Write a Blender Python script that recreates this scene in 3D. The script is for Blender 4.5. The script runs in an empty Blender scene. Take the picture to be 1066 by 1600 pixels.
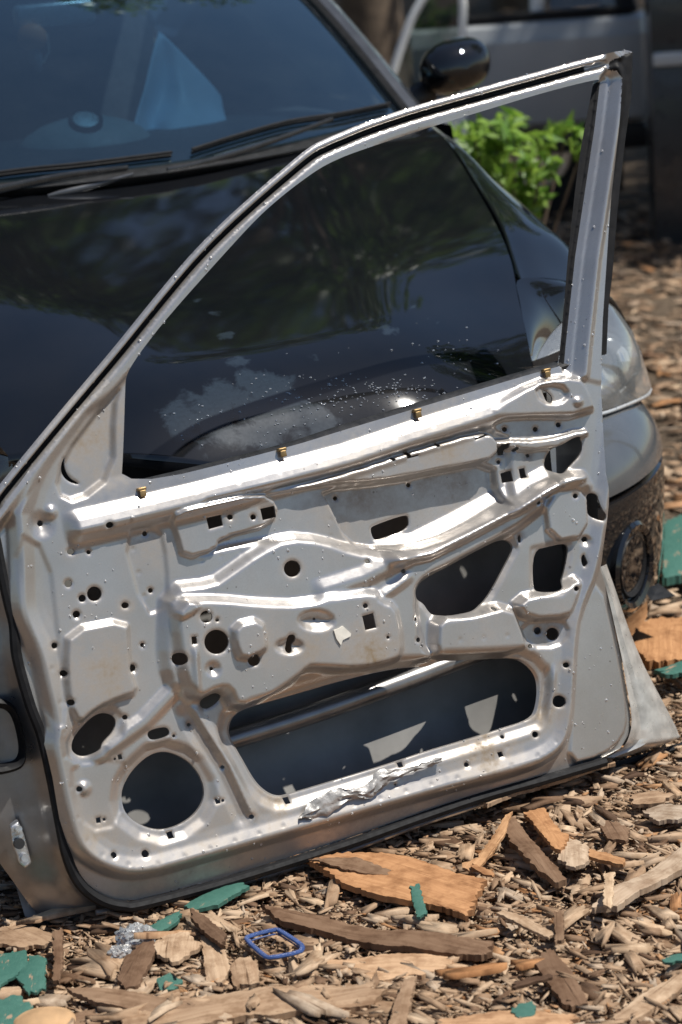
import bpy, bmesh, math, random
import numpy as np
from mathutils import Vector, Matrix, noise as mnoise
from mathutils.geometry import delaunay_2d_cdt

random.seed(7)
rng = np.random.default_rng(7)
R = math.radians
sc = bpy.context.scene
col = sc.collection

# ------------------------------------------------------------------ camera
CAM_H, PITCH, ROLL, FPX = 1.6, R(16.8), R(4.0), 3580.0
_fw = np.array([0, math.cos(PITCH), -math.sin(PITCH)])
_u0 = np.array([0, math.sin(PITCH), math.cos(PITCH)])
_r0 = np.array([1.0, 0, 0])
_rt = _r0 * math.cos(ROLL) - _u0 * math.sin(ROLL)
_up = _u0 * math.cos(ROLL) + _r0 * math.sin(ROLL)
_C = np.array([0, 0, CAM_H])
cd = bpy.data.cameras.new('camera')
cam = bpy.data.objects.new('camera', cd)
col.objects.link(cam)
cam.matrix_world = Matrix(((_rt[0], _up[0], -_fw[0], 0), (_rt[1], _up[1], -_fw[1], 0),
                           (_rt[2], _up[2], -_fw[2], CAM_H), (0, 0, 0, 1)))
cd.sensor_fit = 'VERTICAL'
cd.sensor_height = 22.3
cd.sensor_width = 14.86
cd.lens = FPX / 1600 * 22.3
cd.clip_start, cd.clip_end = 0.05, 500
cd.dof.use_dof = True
cd.dof.focus_distance = 3.62
cd.dof.aperture_fstop = 2.6
sc.camera = cam

# ------------------------------------------------------------------ sky, sun, exposure
SUN_DIR = np.array([0.445, -0.105, 0.886])
SUN_DIR = SUN_DIR / np.linalg.norm(SUN_DIR)
wd = bpy.data.worlds.new('World')
sc.world = wd
wd.use_nodes = True
nt = wd.node_tree
sky = nt.nodes.new('ShaderNodeTexSky')
sky.sky_type = 'NISHITA'
sky.sun_disc = False
sky.dust_density = 0.4
sky.ozone_density = 2.0
sky.sun_elevation = math.asin(SUN_DIR[2])
sky.sun_rotation = math.atan2(SUN_DIR[0], SUN_DIR[1])
bg = nt.nodes['Background']
bg.inputs[1].default_value = 0.061
nt.links.new(sky.outputs[0], bg.inputs[0])
sl = bpy.data.lights.new('sun', 'SUN')
sl.energy = 5.0
sl.angle = R(0.53)
sl.color = (1.0, 0.955, 0.88)
so = bpy.data.objects.new('sun', sl)
col.objects.link(so)
so.rotation_euler = Vector(SUN_DIR).to_track_quat('Z', 'Y').to_euler()
so.location = (5, -3, 12)
sc.view_settings.view_transform = 'Standard'
sc.view_settings.look = 'None'
sc.view_settings.exposure = 0.33
sc.view_settings.gamma = 1.0
sc.view_settings.use_curve_mapping = False
sc.cycles.max_bounces = 10
sc.cycles.transparent_max_bounces = 12
sc.cycles.sample_clamp_indirect = 6
sc.cycles.use_denoising = True


# ------------------------------------------------------------------ survey helpers
def ray(px, py):
    return _fw + _rt * ((px - 533) / FPX) - _up * ((py - 800) / FPX)


def gpt(px, py, z=0.0):
    d = ray(px, py)
    return _C + d * ((z - _C[2]) / d[2])


# door frame of reference: u along its bottom edge, v up the door, w out of its inner face
_L, _Rr = gpt(75, 1450), gpt(1058, 1158, .03)
DU = (_Rr - _L) / np.linalg.norm(_Rr - _L)
_n = np.cross(DU, [0, 0, 1.0]); _n /= np.linalg.norm(_n)
if _n[1] > 0: _n = -_n
DW = _n * math.cos(R(13)) + np.array([0, 0, 1.0]) * math.sin(R(13))
DW -= DU * (DW @ DU); DW /= np.linalg.norm(DW)
DV = np.cross(DW, DU)
DO = _L + DW * .1


def D(px, py, w=0.0):
    d = ray(px, py)
    t = ((DO + DW * w - _C) @ DW) / (d @ DW)
    q = _C + d * t - DO
    return (float(q @ DU), float(q @ DV), w)


def D2(pts):
    return np.array([D(*p)[:2] for p in pts])


# ------------------------------------------------------------------ object helpers
def tag(o, label=None, cat=None, group=None, kind=None):
    if label: o['label'] = label
    if cat: o['category'] = cat
    if group: o['group'] = group
    if kind: o['kind'] = kind
    return o


def empty(name, loc, rotz=0, label=None, cat=None, group=None):
    o = bpy.data.objects.new(name, None)
    o.empty_display_size = .1
    col.objects.link(o)
    o.location = loc
    o.rotation_euler = (0, 0, rotz)
    return tag(o, label, cat, group)


def link(name, me, mats, parent=None, smooth=True):
    o = bpy.data.objects.new(name, me)
    col.objects.link(o)
    for m in (mats if isinstance(mats, (list, tuple)) else [mats]):
        me.materials.append(m)
    if smooth:
        me.polygons.foreach_set('use_smooth', [True] * len(me.polygons))
    if parent: o.parent = parent
    return o


def pyd(name, vs, fs, mats, parent=None, smooth=True, sharp=None):
    me = bpy.data.meshes.new(name)
    me.from_pydata([tuple(map(float, v)) for v in vs], [], [tuple(map(int, f)) for f in fs])
    me.update()
    o = link(name, me, mats, parent, smooth)
    if sharp: me.set_sharp_from_angle(angle=R(sharp))
    return o


class MB:
    """collects shapes into one mesh"""
    def __init__(s): s.v = []; s.f = []
    def add(s, vs, fs):
        n = len(s.v); s.v += [tuple(v) for v in vs]; s.f += [tuple(i + n for i in f) for f in fs]; return s
    def box(s, c, d, bev=0.0, M=None):
        bm = bmesh.new(); bmesh.ops.create_cube(bm, size=1)
        for v in bm.verts: v.co = Vector((v.co.x * d[0], v.co.y * d[1], v.co.z * d[2]))
        if bev: bmesh.ops.bevel(bm, geom=list(bm.edges), offset=bev, segments=3, affect='EDGES', profile=.5)
        if M is not None: bm.transform(M)
        bm.transform(Matrix.Translation(c)); bm.verts.index_update()
        s.add([v.co[:] for v in bm.verts], [[v.index for v in f.verts] for f in bm.faces]); bm.free(); return s
    def tube(s, pts, r, n=10, flat=1.0, caps=True):
        pts = [Vector(p) for p in pts]; rs = r if hasattr(r, '__len__') else [r] * len(pts)
        base = len(s.v); up = Vector((0, 0, 1)); prev = None
        for i, p in enumerate(pts):
            t = (pts[min(i + 1, len(pts) - 1)] - pts[max(i - 1, 0)]).normalized()
            a = prev if prev is not None else (up if abs(t.z) < .9 else Vector((0, 1, 0)))
            x = (a - t * a.dot(t)).normalized(); y = t.cross(x); prev = x
            for k in range(n):
                an = 2 * math.pi * k / n
                s.v.append(tuple(p + x * (math.cos(an) * rs[i]) + y * (math.sin(an) * rs[i] * flat)))
        for i in range(len(pts) - 1):
            for k in range(n):
                a = base + i * n + k; b = base + i * n + (k + 1) % n
                s.f.append((a, b, b + n, a + n))
        if caps:
            s.f.append(tuple(base + k for k in range(n))[::-1]); e = base + (len(pts) - 1) * n
            s.f.append(tuple(e + k for k in range(n)))
        return s
    def grid(s, rows):
        base = len(s.v); n = len(rows[0])
        for r in rows: s.v += [tuple(p) for p in r]
        for i in range(len(rows) - 1):
            for k in range(n - 1):
                a = base + i * n + k; s.f.append((a, a + 1, a + n + 1, a + n))
        return s
    def sphere(s, c, r, n=16, m=10, d=(1, 1, 1)):
        rows = [[(c[0] + r * d[0] * math.sin(R(180 * i / m)) * math.cos(2 * math.pi * k / n),
                  c[1] + r * d[1] * math.sin(R(180 * i / m)) * math.sin(2 * math.pi * k / n),
                  c[2] + r * d[2] * math.cos(R(180 * i / m))) for k in range(n + 1)] for i in range(m + 1)]
        return s.grid(rows)
    def build(s, name, mat, parent=None, smooth=True, sharp=40):
        return pyd(name, s.v, s.f, mat, parent, smooth, sharp if smooth else None)


def spline(pts, n):
    """Catmull-Rom through pts, n samples"""
    P = np.array(pts, float); m = len(P)
    Q = np.vstack([2 * P[0] - P[1], P, 2 * P[-1] - P[-2]])
    out = []
    for t in np.linspace(0, m - 1, n):
        i = min(int(t), m - 2); f = t - i
        a, b, c, d = Q[i], Q[i + 1], Q[i + 2], Q[i + 3]
        out.append(.5 * ((2 * b) + (-a + c) * f + (2 * a - 5 * b + 4 * c - d) * f * f + (-a + 3 * b - 3 * c + d) * f ** 3))
    return np.array(out)


# ------------------------------------------------------------------ materials
class NT:
    def __init__(s, name):
        s.m = bpy.data.materials.new(name); s.m.use_nodes = True
        s.t = s.m.node_tree; s.b = s.t.nodes['Principled BSDF']; s.out = s.t.nodes['Material Output']
    def n(s, typ, **kw):
        nd = s.t.nodes.new('ShaderNode' + typ)
        for k, v in kw.items():
            if k.startswith('i_'):
                key = k[2:]; nd.inputs[int(key) if key.isdigit() else key.replace('_', ' ')].default_value = v
            else: setattr(nd, k, v)
        return nd
    def l(s, a, b): s.t.links.new(a, b)
    def set(s, **kw):
        for k, v in kw.items():
            s.b.inputs[k.replace('_', ' ')].default_value = v if not (isinstance(v, tuple) and len(v) == 3) else (*v, 1)
    def coord(s, kind='Object'): return s.n('TexCoord').outputs[kind]
    def noise(s, scale, detail=4, rough=.55, vec=None, dist=0):
        nd = s.n('TexNoise', i_Scale=scale, i_Detail=detail, i_Roughness=rough, i_Distortion=dist)
        s.l(vec if vec is not None else s.coord(), nd.inputs['Vector']); return nd.outputs['Fac']
    def ramp(s, fac, stops, interp='LINEAR'):
        nd = s.n('ValToRGB'); nd.color_ramp.interpolation = interp; e = nd.color_ramp.elements
        while len(e) < len(stops): e.new(.5)
        for el, (p, c) in zip(e, stops):
            el.position = p; el.color = c if len(c) == 4 else (*c, 1)
        s.l(fac, nd.inputs[0]); return nd.outputs[0]
    def mix(s, fac, a, b, mode='MIX'):
        nd = s.n('Mix', data_type='RGBA', blend_type=mode)
        for sock, v in ((nd.inputs[0], fac), (nd.inputs[6], a), (nd.inputs[7], b)):
            if isinstance(v, bpy.types.NodeSocket): s.l(v, sock)
            else: sock.default_value = v if not (isinstance(v, tuple) and len(v) == 3) else (*v, 1)
        return nd.outputs[2]
    def math(s, op, a, b=0.0, c=0.0, clamp=False):
        nd = s.n('Math', operation=op, use_clamp=clamp)
        for i, v in enumerate((a, b, c)):
            if isinstance(v, bpy.types.NodeSocket): s.l(v, nd.inputs[i])
            else: nd.inputs[i].default_value = v
        return nd.outputs[0]
    def bump(s, h, strength=.3, dist=.01):
        nd = s.n('Bump', i_Strength=strength, i_Distance=dist); s.l(h, nd.inputs['Height']); s.l(nd.outputs[0], s.b.inputs['Normal'])
    def attr(s, name): return s.n('Attribute', attribute_name=name).outputs['Fac']


def plain(name, c, rough=.5, metal=0.0, var=.15, scale=30, bump=0.0, coat=0.0, spec=.5):
    a = NT(name)
    f = a.noise(scale, 5)
    dark = tuple(x * (1 - var) for x in c); lite = tuple(min(1, x * (1 + var)) for x in c)
    a.l(a.ramp(f, [(.3, dark), (.7, lite)]), a.b.inputs['Base Color'])
    a.l(a.ramp(a.noise(scale * 2.3, 3), [(.3, (rough * .8,) * 3), (.7, (min(1, rough * 1.2),) * 3)]), a.b.inputs['Roughness'])
    a.set(Metallic=metal, Coat_Weight=coat, Specular_IOR_Level=spec)
    if bump: a.bump(f, bump, .005)
    return a.m


def make_silver():
    a = NT('silver_paint')
    d = a.attr('dirt_shade')
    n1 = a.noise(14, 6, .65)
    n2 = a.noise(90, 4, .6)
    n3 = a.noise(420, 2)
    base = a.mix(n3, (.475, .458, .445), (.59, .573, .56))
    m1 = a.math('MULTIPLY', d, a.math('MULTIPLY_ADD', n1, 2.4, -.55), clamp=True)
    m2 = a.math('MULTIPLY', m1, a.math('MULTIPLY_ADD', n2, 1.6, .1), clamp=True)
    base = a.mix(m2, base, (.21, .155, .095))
    # thin uneven film of dust and scattered dark specks
    film = a.math('MULTIPLY_ADD', a.noise(5, 5, .6), 1.5, -.62, clamp=True)
    base = a.mix(a.math('MULTIPLY', film, .75), base, (.30, .25, .19))
    vo = a.n('TexVoronoi', i_Scale=55.0); a.l(a.coord(), vo.inputs['Vector'])
    sp = a.math('LESS_THAN', vo.outputs['Distance'], a.math('MULTIPLY_ADD', a.noise(9, 3), .55, -.27))
    base = a.mix(a.math('MULTIPLY', sp, .55), base, (.10, .075, .055))
    a.l(base, a.b.inputs['Base Color'])
    a.l(a.math('SUBTRACT', .78, a.math('MULTIPLY', m2, .7), clamp=True), a.b.inputs['Metallic'])
    a.l(a.math('ADD', a.math('MULTIPLY_ADD', n2, .12, .235), a.math('MULTIPLY', m2, .4)), a.b.inputs['Roughness'])
    a.set(Coat_Weight=.25, Coat_Roughness=.12)
    a.bump(a.math('ADD', a.noise(7, 2), a.math('MULTIPLY', n3, .03)), .18, .004)
    return a.m


def make_black_paint(stain=False):
    a = NT('black_car_paint' + ('_bonnet' if stain else ''))
    n = a.noise(6, 5, .6); f = a.noise(160, 4, .6)
    base = a.mix(a.math('MULTIPLY_ADD', n, 1.2, -.35, clamp=True), (.004, .005, .007), (.011, .011, .012))
    rough = a.math('MULTIPLY_ADD', f, .012, .034)
    if stain:
        co = a.n('Attribute', attribute_name='stain').outputs['Fac']
        e = a.noise(22, 6, .62, dist=.4)
        m = a.math('MULTIPLY', a.math('MULTIPLY_ADD', a.math('ADD', a.math('SUBTRACT', co, .5), a.math('MULTIPLY', a.math('SUBTRACT', e, .5), 1.9)), 4.0, 0.0, clamp=True),
                   a.math('GREATER_THAN', co, .04))
        base = a.mix(a.math('MULTIPLY', m, a.math('MULTIPLY_ADD', f, .5, .35)), base, (.030, .043, .058))
        rough = a.math('ADD', rough, a.math('MULTIPLY', m, .015))
    a.l(base, a.b.inputs['Base Color'])
    a.l(rough, a.b.inputs['Roughness'])
    a.set(IOR=1.5, Coat_Weight=.6, Coat_Roughness=.032)
    a.bump(a.noise(3.5, 2), .10, .01)
    return a.m


def make_glass(name, tint=(.55, .68, .70), dust=.05, refl=1.0):
    a = NT(name); a.t.nodes.remove(a.b)
    tr = a.n('BsdfTransparent'); tr.inputs[0].default_value = (*tint, 1)
    gl = a.n('BsdfGlossy', i_Roughness=.02); gl.inputs[0].default_value = (.72, .95, 1, 1) if 'windscreen' in name else (1, 1, 1, 1); df = a.n('BsdfDiffuse'); df.inputs[0].default_value = ((.62, .64, .64, 1) if dust > .1 else (.40, .50, .60, 1))
    fr = a.n('Fresnel', i_IOR=1.52)
    m1 = a.n('MixShader'); a.l(a.math('MULTIPLY', fr.outputs[0], 1.7 * refl, clamp=True), m1.inputs[0]); a.l(tr.outputs[0], m1.inputs[1]); a.l(gl.outputs[0], m1.inputs[2])
    m2 = a.n('MixShader'); a.l(a.math('MULTIPLY', a.math('MULTIPLY_ADD', a.noise(9, 6, .65), 1.4, .3), dust), m2.inputs[0])
    a.l(m1.outputs[0], m2.inputs[1]); a.l(df.outputs[0], m2.inputs[2]); a.l(m2.outputs[0], a.out.inputs[0])
    return a.m


def make_wood():
    a = NT('weathered_wood')
    tone = a.attr('tone')
    uv = a.n('UVMap', uv_map='grain').outputs[0]
    mp = a.n('Mapping'); mp.inputs['Scale'].default_value = (9, 110, 1); a.l(uv, mp.inputs[0])
    g = a.noise(1.0, 6, .65, vec=mp.outputs[0], dist=.6)
    mp2 = a.n('Mapping'); mp2.inputs['Scale'].default_value = (14, 22, 1); a.l(uv, mp2.inputs[0])
    w = a.noise(1.0, 4, .6, vec=mp2.outputs[0])
    base = a.ramp(tone, [(0, (.10, .06, .038)), (.16, (.235, .15, .095)), (.34, (.48, .345, .23)), (.52, (.61, .465, .325)),
                         (.66, (.54, .455, .36)), (.76, (.72, .56, .39)), (.86, (.54, .28, .125)), (.93, (.60, .37, .20)), (1.0, (.45, .21, .085))])
    base = a.mix(a.math('MULTIPLY_ADD', g, 1.5, -.35, clamp=True), a.mix(1.0, base, (.52, .45, .40), 'MULTIPLY'), base)
    base = a.mix(a.math('MULTIPLY_ADD', w, 2.2, -1.0, clamp=True), base, a.mix(1.0, base, (.62, .55, .50), 'MULTIPLY'))
    mp3 = a.n('Mapping'); mp3.inputs['Scale'].default_value = (5, 190, 1); a.l(uv, mp3.inputs[0])
    ck = a.ramp(a.noise(1.0, 3, .6, vec=mp3.outputs[0], dist=.3), [(.28, (.30, .24, .19)), (.37, (1, 1, 1))])
    base = a.mix(1.0, base, ck, 'MULTIPLY')
    st = a.ramp(a.noise(30, 5, .65), [(.34, (.55, .48, .42)), (.52, (1, 1, 1))])
    base = a.mix(.8, base, a.mix(1.0, base, st, 'MULTIPLY'))
    a.l(base, a.b.inputs['Base Color'])
    a.set(Roughness=.85, Specular_IOR_Level=.25)
    a.bump(a.math('ADD', g, a.math('MULTIPLY', w, .5)), .55, .003)
    return a.m


def make_green_wood():
    a = NT('peeling_green_paint')
    mpg = a.n('Mapping'); mpg.inputs['Scale'].default_value = (14, 46, 1); a.l(a.n('UVMap', uv_map='grain').outputs[0], mpg.inputs[0])
    f = a.noise(1.0, 7, .7, vec=mpg.outputs[0], dist=.25); g = a.noise(120, 4)
    paint = a.mix(g, (.022, .088, .068), (.055, .15, .118))
    wood = a.mix(g, (.22, .15, .10), (.34, .25, .17))
    a.l(a.mix(a.ramp(f, [(.37, (0, 0, 0)), (.40, (1, 1, 1))]), wood, paint), a.b.inputs['Base Color'])
    a.set(Roughness=.6)
    a.bump(f, .5, .004)
    return a.m


def make_ground():
    a = NT('dirt_ground')
    p = a.coord()
    n1 = a.noise(1.1, 8, .62, vec=p); n2 = a.noise(24, 8, .7, vec=p); n3 = a.noise(150, 4, .6, vec=p)
    c = a.ramp(n1, [(.3, (.055, .038, .026)), (.6, (.13, .095, .066)), (.8, (.20, .155, .11))])
    c = a.mix(a.math('MULTIPLY_ADD', n2, 2.4, -.8, clamp=True), c, a.mix(.5, c, (.30, .235, .165)))
    c = a.mix(a.math('MULTIPLY_ADD', n3, 2.0, -.9, clamp=True), c, (.05, .036, .026))
    a.l(c, a.b.inputs['Base Color']); a.set(Roughness=.95, Specular_IOR_Level=.2)
    a.bump(a.math('ADD', n2, a.math('MULTIPLY', n3, .4)), .9, .03)
    return a.m


def make_leaf(name, c1, c2):
    a = NT(name)
    t = a.attr('tone')
    a.l(a.mix(t, c1, c2), a.b.inputs['Base Color'])
    a.set(Roughness=.42, Specular_IOR_Level=.5)
    tl = a.n('BsdfTranslucent'); a.l(a.mix(t, tuple(x * 1.5 for x in c1), tuple(x * 1.5 for x in c2)), tl.inputs[0])
    mx = a.n('MixShader', i_0=.35); a.l(a.b.outputs[0], mx.inputs[1]); a.l(tl.outputs[0], mx.inputs[2]); a.l(mx.outputs[0], a.out.inputs[0])
    return a.m


M = dict(
    silver=make_silver(), paint=make_black_paint(), bonnet=make_black_paint(True),
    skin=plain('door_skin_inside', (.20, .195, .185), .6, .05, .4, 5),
    edge=plain('door_edge_paint', (.27, .265, .265), .34, .75, .25, 14, coat=.3),
    rubber=plain('black_rubber', (.009, .009, .010), .6, 0, .4, 40, .15, spec=.25),
    brass=plain('brass_clip', (.30, .20, .09), .4, .7, .3, 60),
    steel=plain('bare_steel', (.62, .61, .60), .3, .9, .3, 50, .3),
    foil=plain('torn_film', (.33, .32, .31), .4, .2, .4, 60, .5),
    label=plain('paper_label', (.66, .63, .56), .7, 0, .12, 80),
    glass=make_glass('windscreen_glass', (.17, .27, .34), .012, 2.0), lens=make_glass('headlight_lens', (.93, .95, .95), .13, 1.3),
    vglass=make_glass('van_glass', (.25, .3, .3), .03, 1.4),
    chrome=plain('chrome_reflector', (.78, .79, .80), .12, 1.0, .05, 30),
    housing=plain('lamp_housing', (.72, .73, .74), .3, .6, .1, 30),
    plastic=plain('black_plastic', (.018, .018, .019), .45, 0, .4, 45, .2),
    dash=plain('dashboard_plastic', (.05, .052, .055), .6, 0, .2, 40),
    dashpale=plain('pale_dash_hood', (.30, .32, .32), .6, 0, .1, 40),
    seat=plain('seat_cloth', (.06, .065, .075), .9, 0, .3, 60),
    sheet=plain('pale_blue_sheet', (.50, .70, .86), .5, 0, .08, 8),
    pillar=plain('pillar_paint', (.10, .105, .115), .22, .55, .2, 12, coat=.5),
    sky_grey=plain('sky_grey_paint', (.085, .092, .10), .18, .1, .15, 9, coat=.8),  # black bumper paint, greyed to mimic the sky it reflects
    wiper=plain('satin_black_wiper', (.02, .02, .021), .22, 0, .3, 40, coat=.5),
    flange=plain('pale_flange', (.50, .49, .465), .32, .45, .35, 30, coat=.2),  # shut face colour, less metallic than the door's silver
    wood=make_wood(), green=make_green_wood(), ground=make_ground(),
    blue=plain('blue_plastic', (.028, .062, .19), .4, 0, .2, 50),
    film=make_glass('clear_crumpled_film', (.78, .76, .80), .30, 2.2),
    woodchip=plain('tan_woodchip', (.40, .25, .13), .8, 0, .25, 25, .5),
    vanwhite=plain('pale_van_paint', (.42, .44, .45), .4, 0, .10, 3, coat=.3),
    white=plain('white_frame_paint', (.75, .76, .74), .4, 0, .06, 12),
    darkcar=plain('dark_car_paint', (.03, .032, .035), .3, 0, .2, 8, coat=.4),
    bark=plain('tree_bark', (.11, .08, .055), .9, 0, .35, 18, .8),
    tyre=plain('tyre_rubber', (.02, .02, .02), .8, 0, .3, 30, .2),
    leaf=make_leaf('tree_leaf', (.018, .042, .010), (.075, .13, .028)),
    bush=make_leaf('bush_leaf', (.07, .17, .02), (.25, .38, .06)),
    water=None,
)
_w = NT('water_drop'); _w.set(Base_Color=(.9, .9, .9), Roughness=.08, IOR=1.33, Transmission_Weight=.85); M['water'] = _w.m


# ================================================================== SETTING: ground
def ghash(x, y):
    return mnoise.noise((x * 1.3 + 7, y * 1.3, 0)) * .018 + mnoise.noise((x * 5, y * 5, 3)) * .010


xs = np.concatenate([np.linspace(-80, -3, 14)[:-1], np.linspace(-3, 4, 120), np.linspace(4, 80, 14)[1:]])
ys = np.concatenate([np.linspace(-40, 1, 10)[:-1], np.linspace(1, 10, 150), np.linspace(10, 160, 20)[1:]])
rows = [[(x, y, (ghash(x, y) if -3 <= x <= 4 and 1 <= y <= 10 else 0.0)) for x in xs] for y in ys]
tag(MB().grid(rows).build('ground', M['ground'], sharp=None), kind='structure')


# ================================================================== THE SILVER DOOR
def seg_dist(P, poly, closed=True):
    """distance of points P to polyline"""
    A = poly if closed else poly[:-1]
    B = np.roll(poly, -1, 0) if closed else poly[1:]
    best = np.full(len(P), 1e9)
    for a, b in zip(A, B):
        ab = b - a; L = ab @ ab
        if L < 1e-14: continue
        t = np.clip(((P - a) @ ab) / L, 0, 1)
        d = P - a - t[:, None] * ab
        best = np.minimum(best, d[:, 0] ** 2 + d[:, 1] ** 2)
    return np.sqrt(best)


def inside(P, poly):
    c = np.zeros(len(P), bool); j = len(poly) - 1
    for i in range(len(poly)):
        xi, yi = poly[i]; xj, yj = poly[j]
        if yi != yj:
            k = ((yi > P[:, 1]) != (yj > P[:, 1])) & (P[:, 0] < (xj - xi) * (P[:, 1] - yi) / (yj - yi) + xi)
            c ^= k
        j = i
    return c


def sdf(P, poly, pad=.06):
    lo, hi = poly.min(0) - pad, poly.max(0) + pad
    m = (P[:, 0] > lo[0]) & (P[:, 0] < hi[0]) & (P[:, 1] > lo[1]) & (P[:, 1] < hi[1])
    out = np.full(len(P), -pad)
    if m.any():
        Q = P[m]; d = seg_dist(Q, poly); out[m] = np.where(inside(Q, poly), d, -d)
    return out


def sstep(x):
    x = np.clip(x, 0, 1); return x * x * (3 - 2 * x)


def rnd(pts, k=3):
    """round the corners of a closed loop (Chaikin)"""
    P = np.array(pts, float)
    for _ in range(k):
        Q = np.roll(P, -1, 0); P = np.stack([P * .75 + Q * .25, P * .25 + Q * .75], 1).reshape(-1, 2)
    return P


RAIL_OUT = [(-20, 784), (0, 755), (100, 634), (175, 545), (240, 465), (295, 400), (345, 349), (390, 308), (435, 269), (480, 232),
            (506, 218), (533, 206.5), (562, 194.5), (606, 179), (655, 163.5), (750, 137), (845, 111), (915, 92), (984, 76)]
RIGHT = [(988, 84), (986, 150), (976, 220), (964, 330), (956, 430), (950, 480), (947, 553), (939, 557), (939, 600), (941, 650), (944, 740),
         (948, 769), (949, 812), (949, 865), (946, 890), (958, 920), (970, 970), (983, 1030), (990, 1070), (998, 1120), (995, 1150), (982, 1172), (948, 1190)]
BOTTOM = [(850, 1216), (758, 1242), (660, 1275), (533, 1320), (350, 1377), (225, 1410), (195, 1412), (165, 1405), (138, 1388), (120, 1365)]
LEFT = [(108, 1335), (100, 1300), (92, 1260), (84, 1215), (76, 1180), (68, 1145), (60, 1122), (50, 1097), (40, 1070), (31, 1040), (29, 1010), (25, 973), (17, 940), (8, 900),
        (2, 870), (-4, 840), (-14, 810)]
RAIL_OUT = [tuple(p) for p in spline(RAIL_OUT, 70)]
OUTLINE = RAIL_OUT + RIGHT + BOTTOM + LEFT
WINDOW = [(189, 764), (193, 700), (196, 597), (198, 582), (202, 573), (220, 546), (260, 495), (345, 400), (400, 340), (440, 305), (480, 275), (505, 259), (533, 246), (560, 236), (655, 204),
          (750, 175), (845, 146), (928, 125), (935, 127), (933, 140), (925, 180), (912, 250), (897, 380), (889, 480), (881, 566), (876, 572), (830, 584), (760, 605), (640, 641), (533, 673), (440, 702)]
circ = [(65, 818, 5), (166, 820, 6.5, 5), (111, 862, 6, 5), (139, 863, 3.5), (107, 912, 6), (148, 928, 11.5), (129, 935, 6), (120, 960, 6), (196, 946, 6, 5),
        (237, 923, 4), (228, 834, 4), (86, 1009, 5), (99, 1052, 5), (109, 1097, 5), (223, 1008, 3.5), (207, 1044, 6), (311, 962, 9.5), (328, 967, 3), (327, 1001, 19),
        (273, 1028, 10), (385, 1029, 9.5), (451, 888, 13), (356, 808, 4.5), (392, 808, 4.5), (321, 1043, 3), (483, 966, 2), (558, 945, 4), (593, 994, 2.5), (568, 877, 3.5),
        (624, 892, 3.5), (644, 967, 3), (648, 999, 4), (655, 1009, 3), (610, 718, 3), (680, 696, 3), (535, 779, 3.5), (650, 758, 3.5), (789, 671, 4), (837, 671, 4), (873, 664, 4),
        (803, 702, 4), (825, 712, 3), (783, 722, 3), (834, 785, 3.5), (894, 775, 4), (812, 842, 2.5, 6), (915, 843, 4.5), (891, 919, 4), (866, 991, 10), (829, 1010, 3.5),
        (843, 986, 6), (765, 951, 3), (883, 1039, 4.5), (873, 1096, 9.5), (196, 1121, 4), (272, 1150, 2.5), (124, 1233, 4.5), (177, 1336, 5), (227, 1334, 6), (297, 1133, 3),
        (349, 1199, 3), (393, 1276, 4), (729, 1195, 4), (837, 1148, 5), (788, 1152, 3), (180, 1186, 2), (164, 1281, 2.5), (349, 1251, 2.5), (618, 1226, 1.8)]
quad = [[(288, 993), (296, 992), (297, 1004), (289, 1005)], [(319, 809), (342, 804), (345, 821), (323, 827)], [(403, 795), (425, 790), (428, 808), (407, 813)],
        [(553, 961), (570, 956), (575, 979), (558, 983)], [(629, 708), (635, 706), (638, 713), (649, 710), (649, 712.5), (632, 717)], [(737, 685), (760, 677), (760, 680), (738, 688)],
        [(778, 694), (792, 693), (790, 711), (782, 711)], [(786, 740), (800, 735), (803, 752), (789, 755)], [(811, 733), (820, 731), (823, 746), (814, 748)],
        [(184, 1180), (190, 1178), (192, 1186), (186, 1188)], [(151, 1279), (158, 1277), (159, 1286), (152, 1287)], [(337, 1249), (344, 1247), (345, 1255), (339, 1257)],
        [(263, 1302), (272, 1300), (274, 1310), (265, 1312)], [(445, 1248), (454, 1246), (457, 1256), (449, 1258)], [(624, 1193), (632, 1191), (634, 1199), (627, 1201)],
        [(777, 1176), (785, 1174), (787, 1182), (780, 1184)]]
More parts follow.
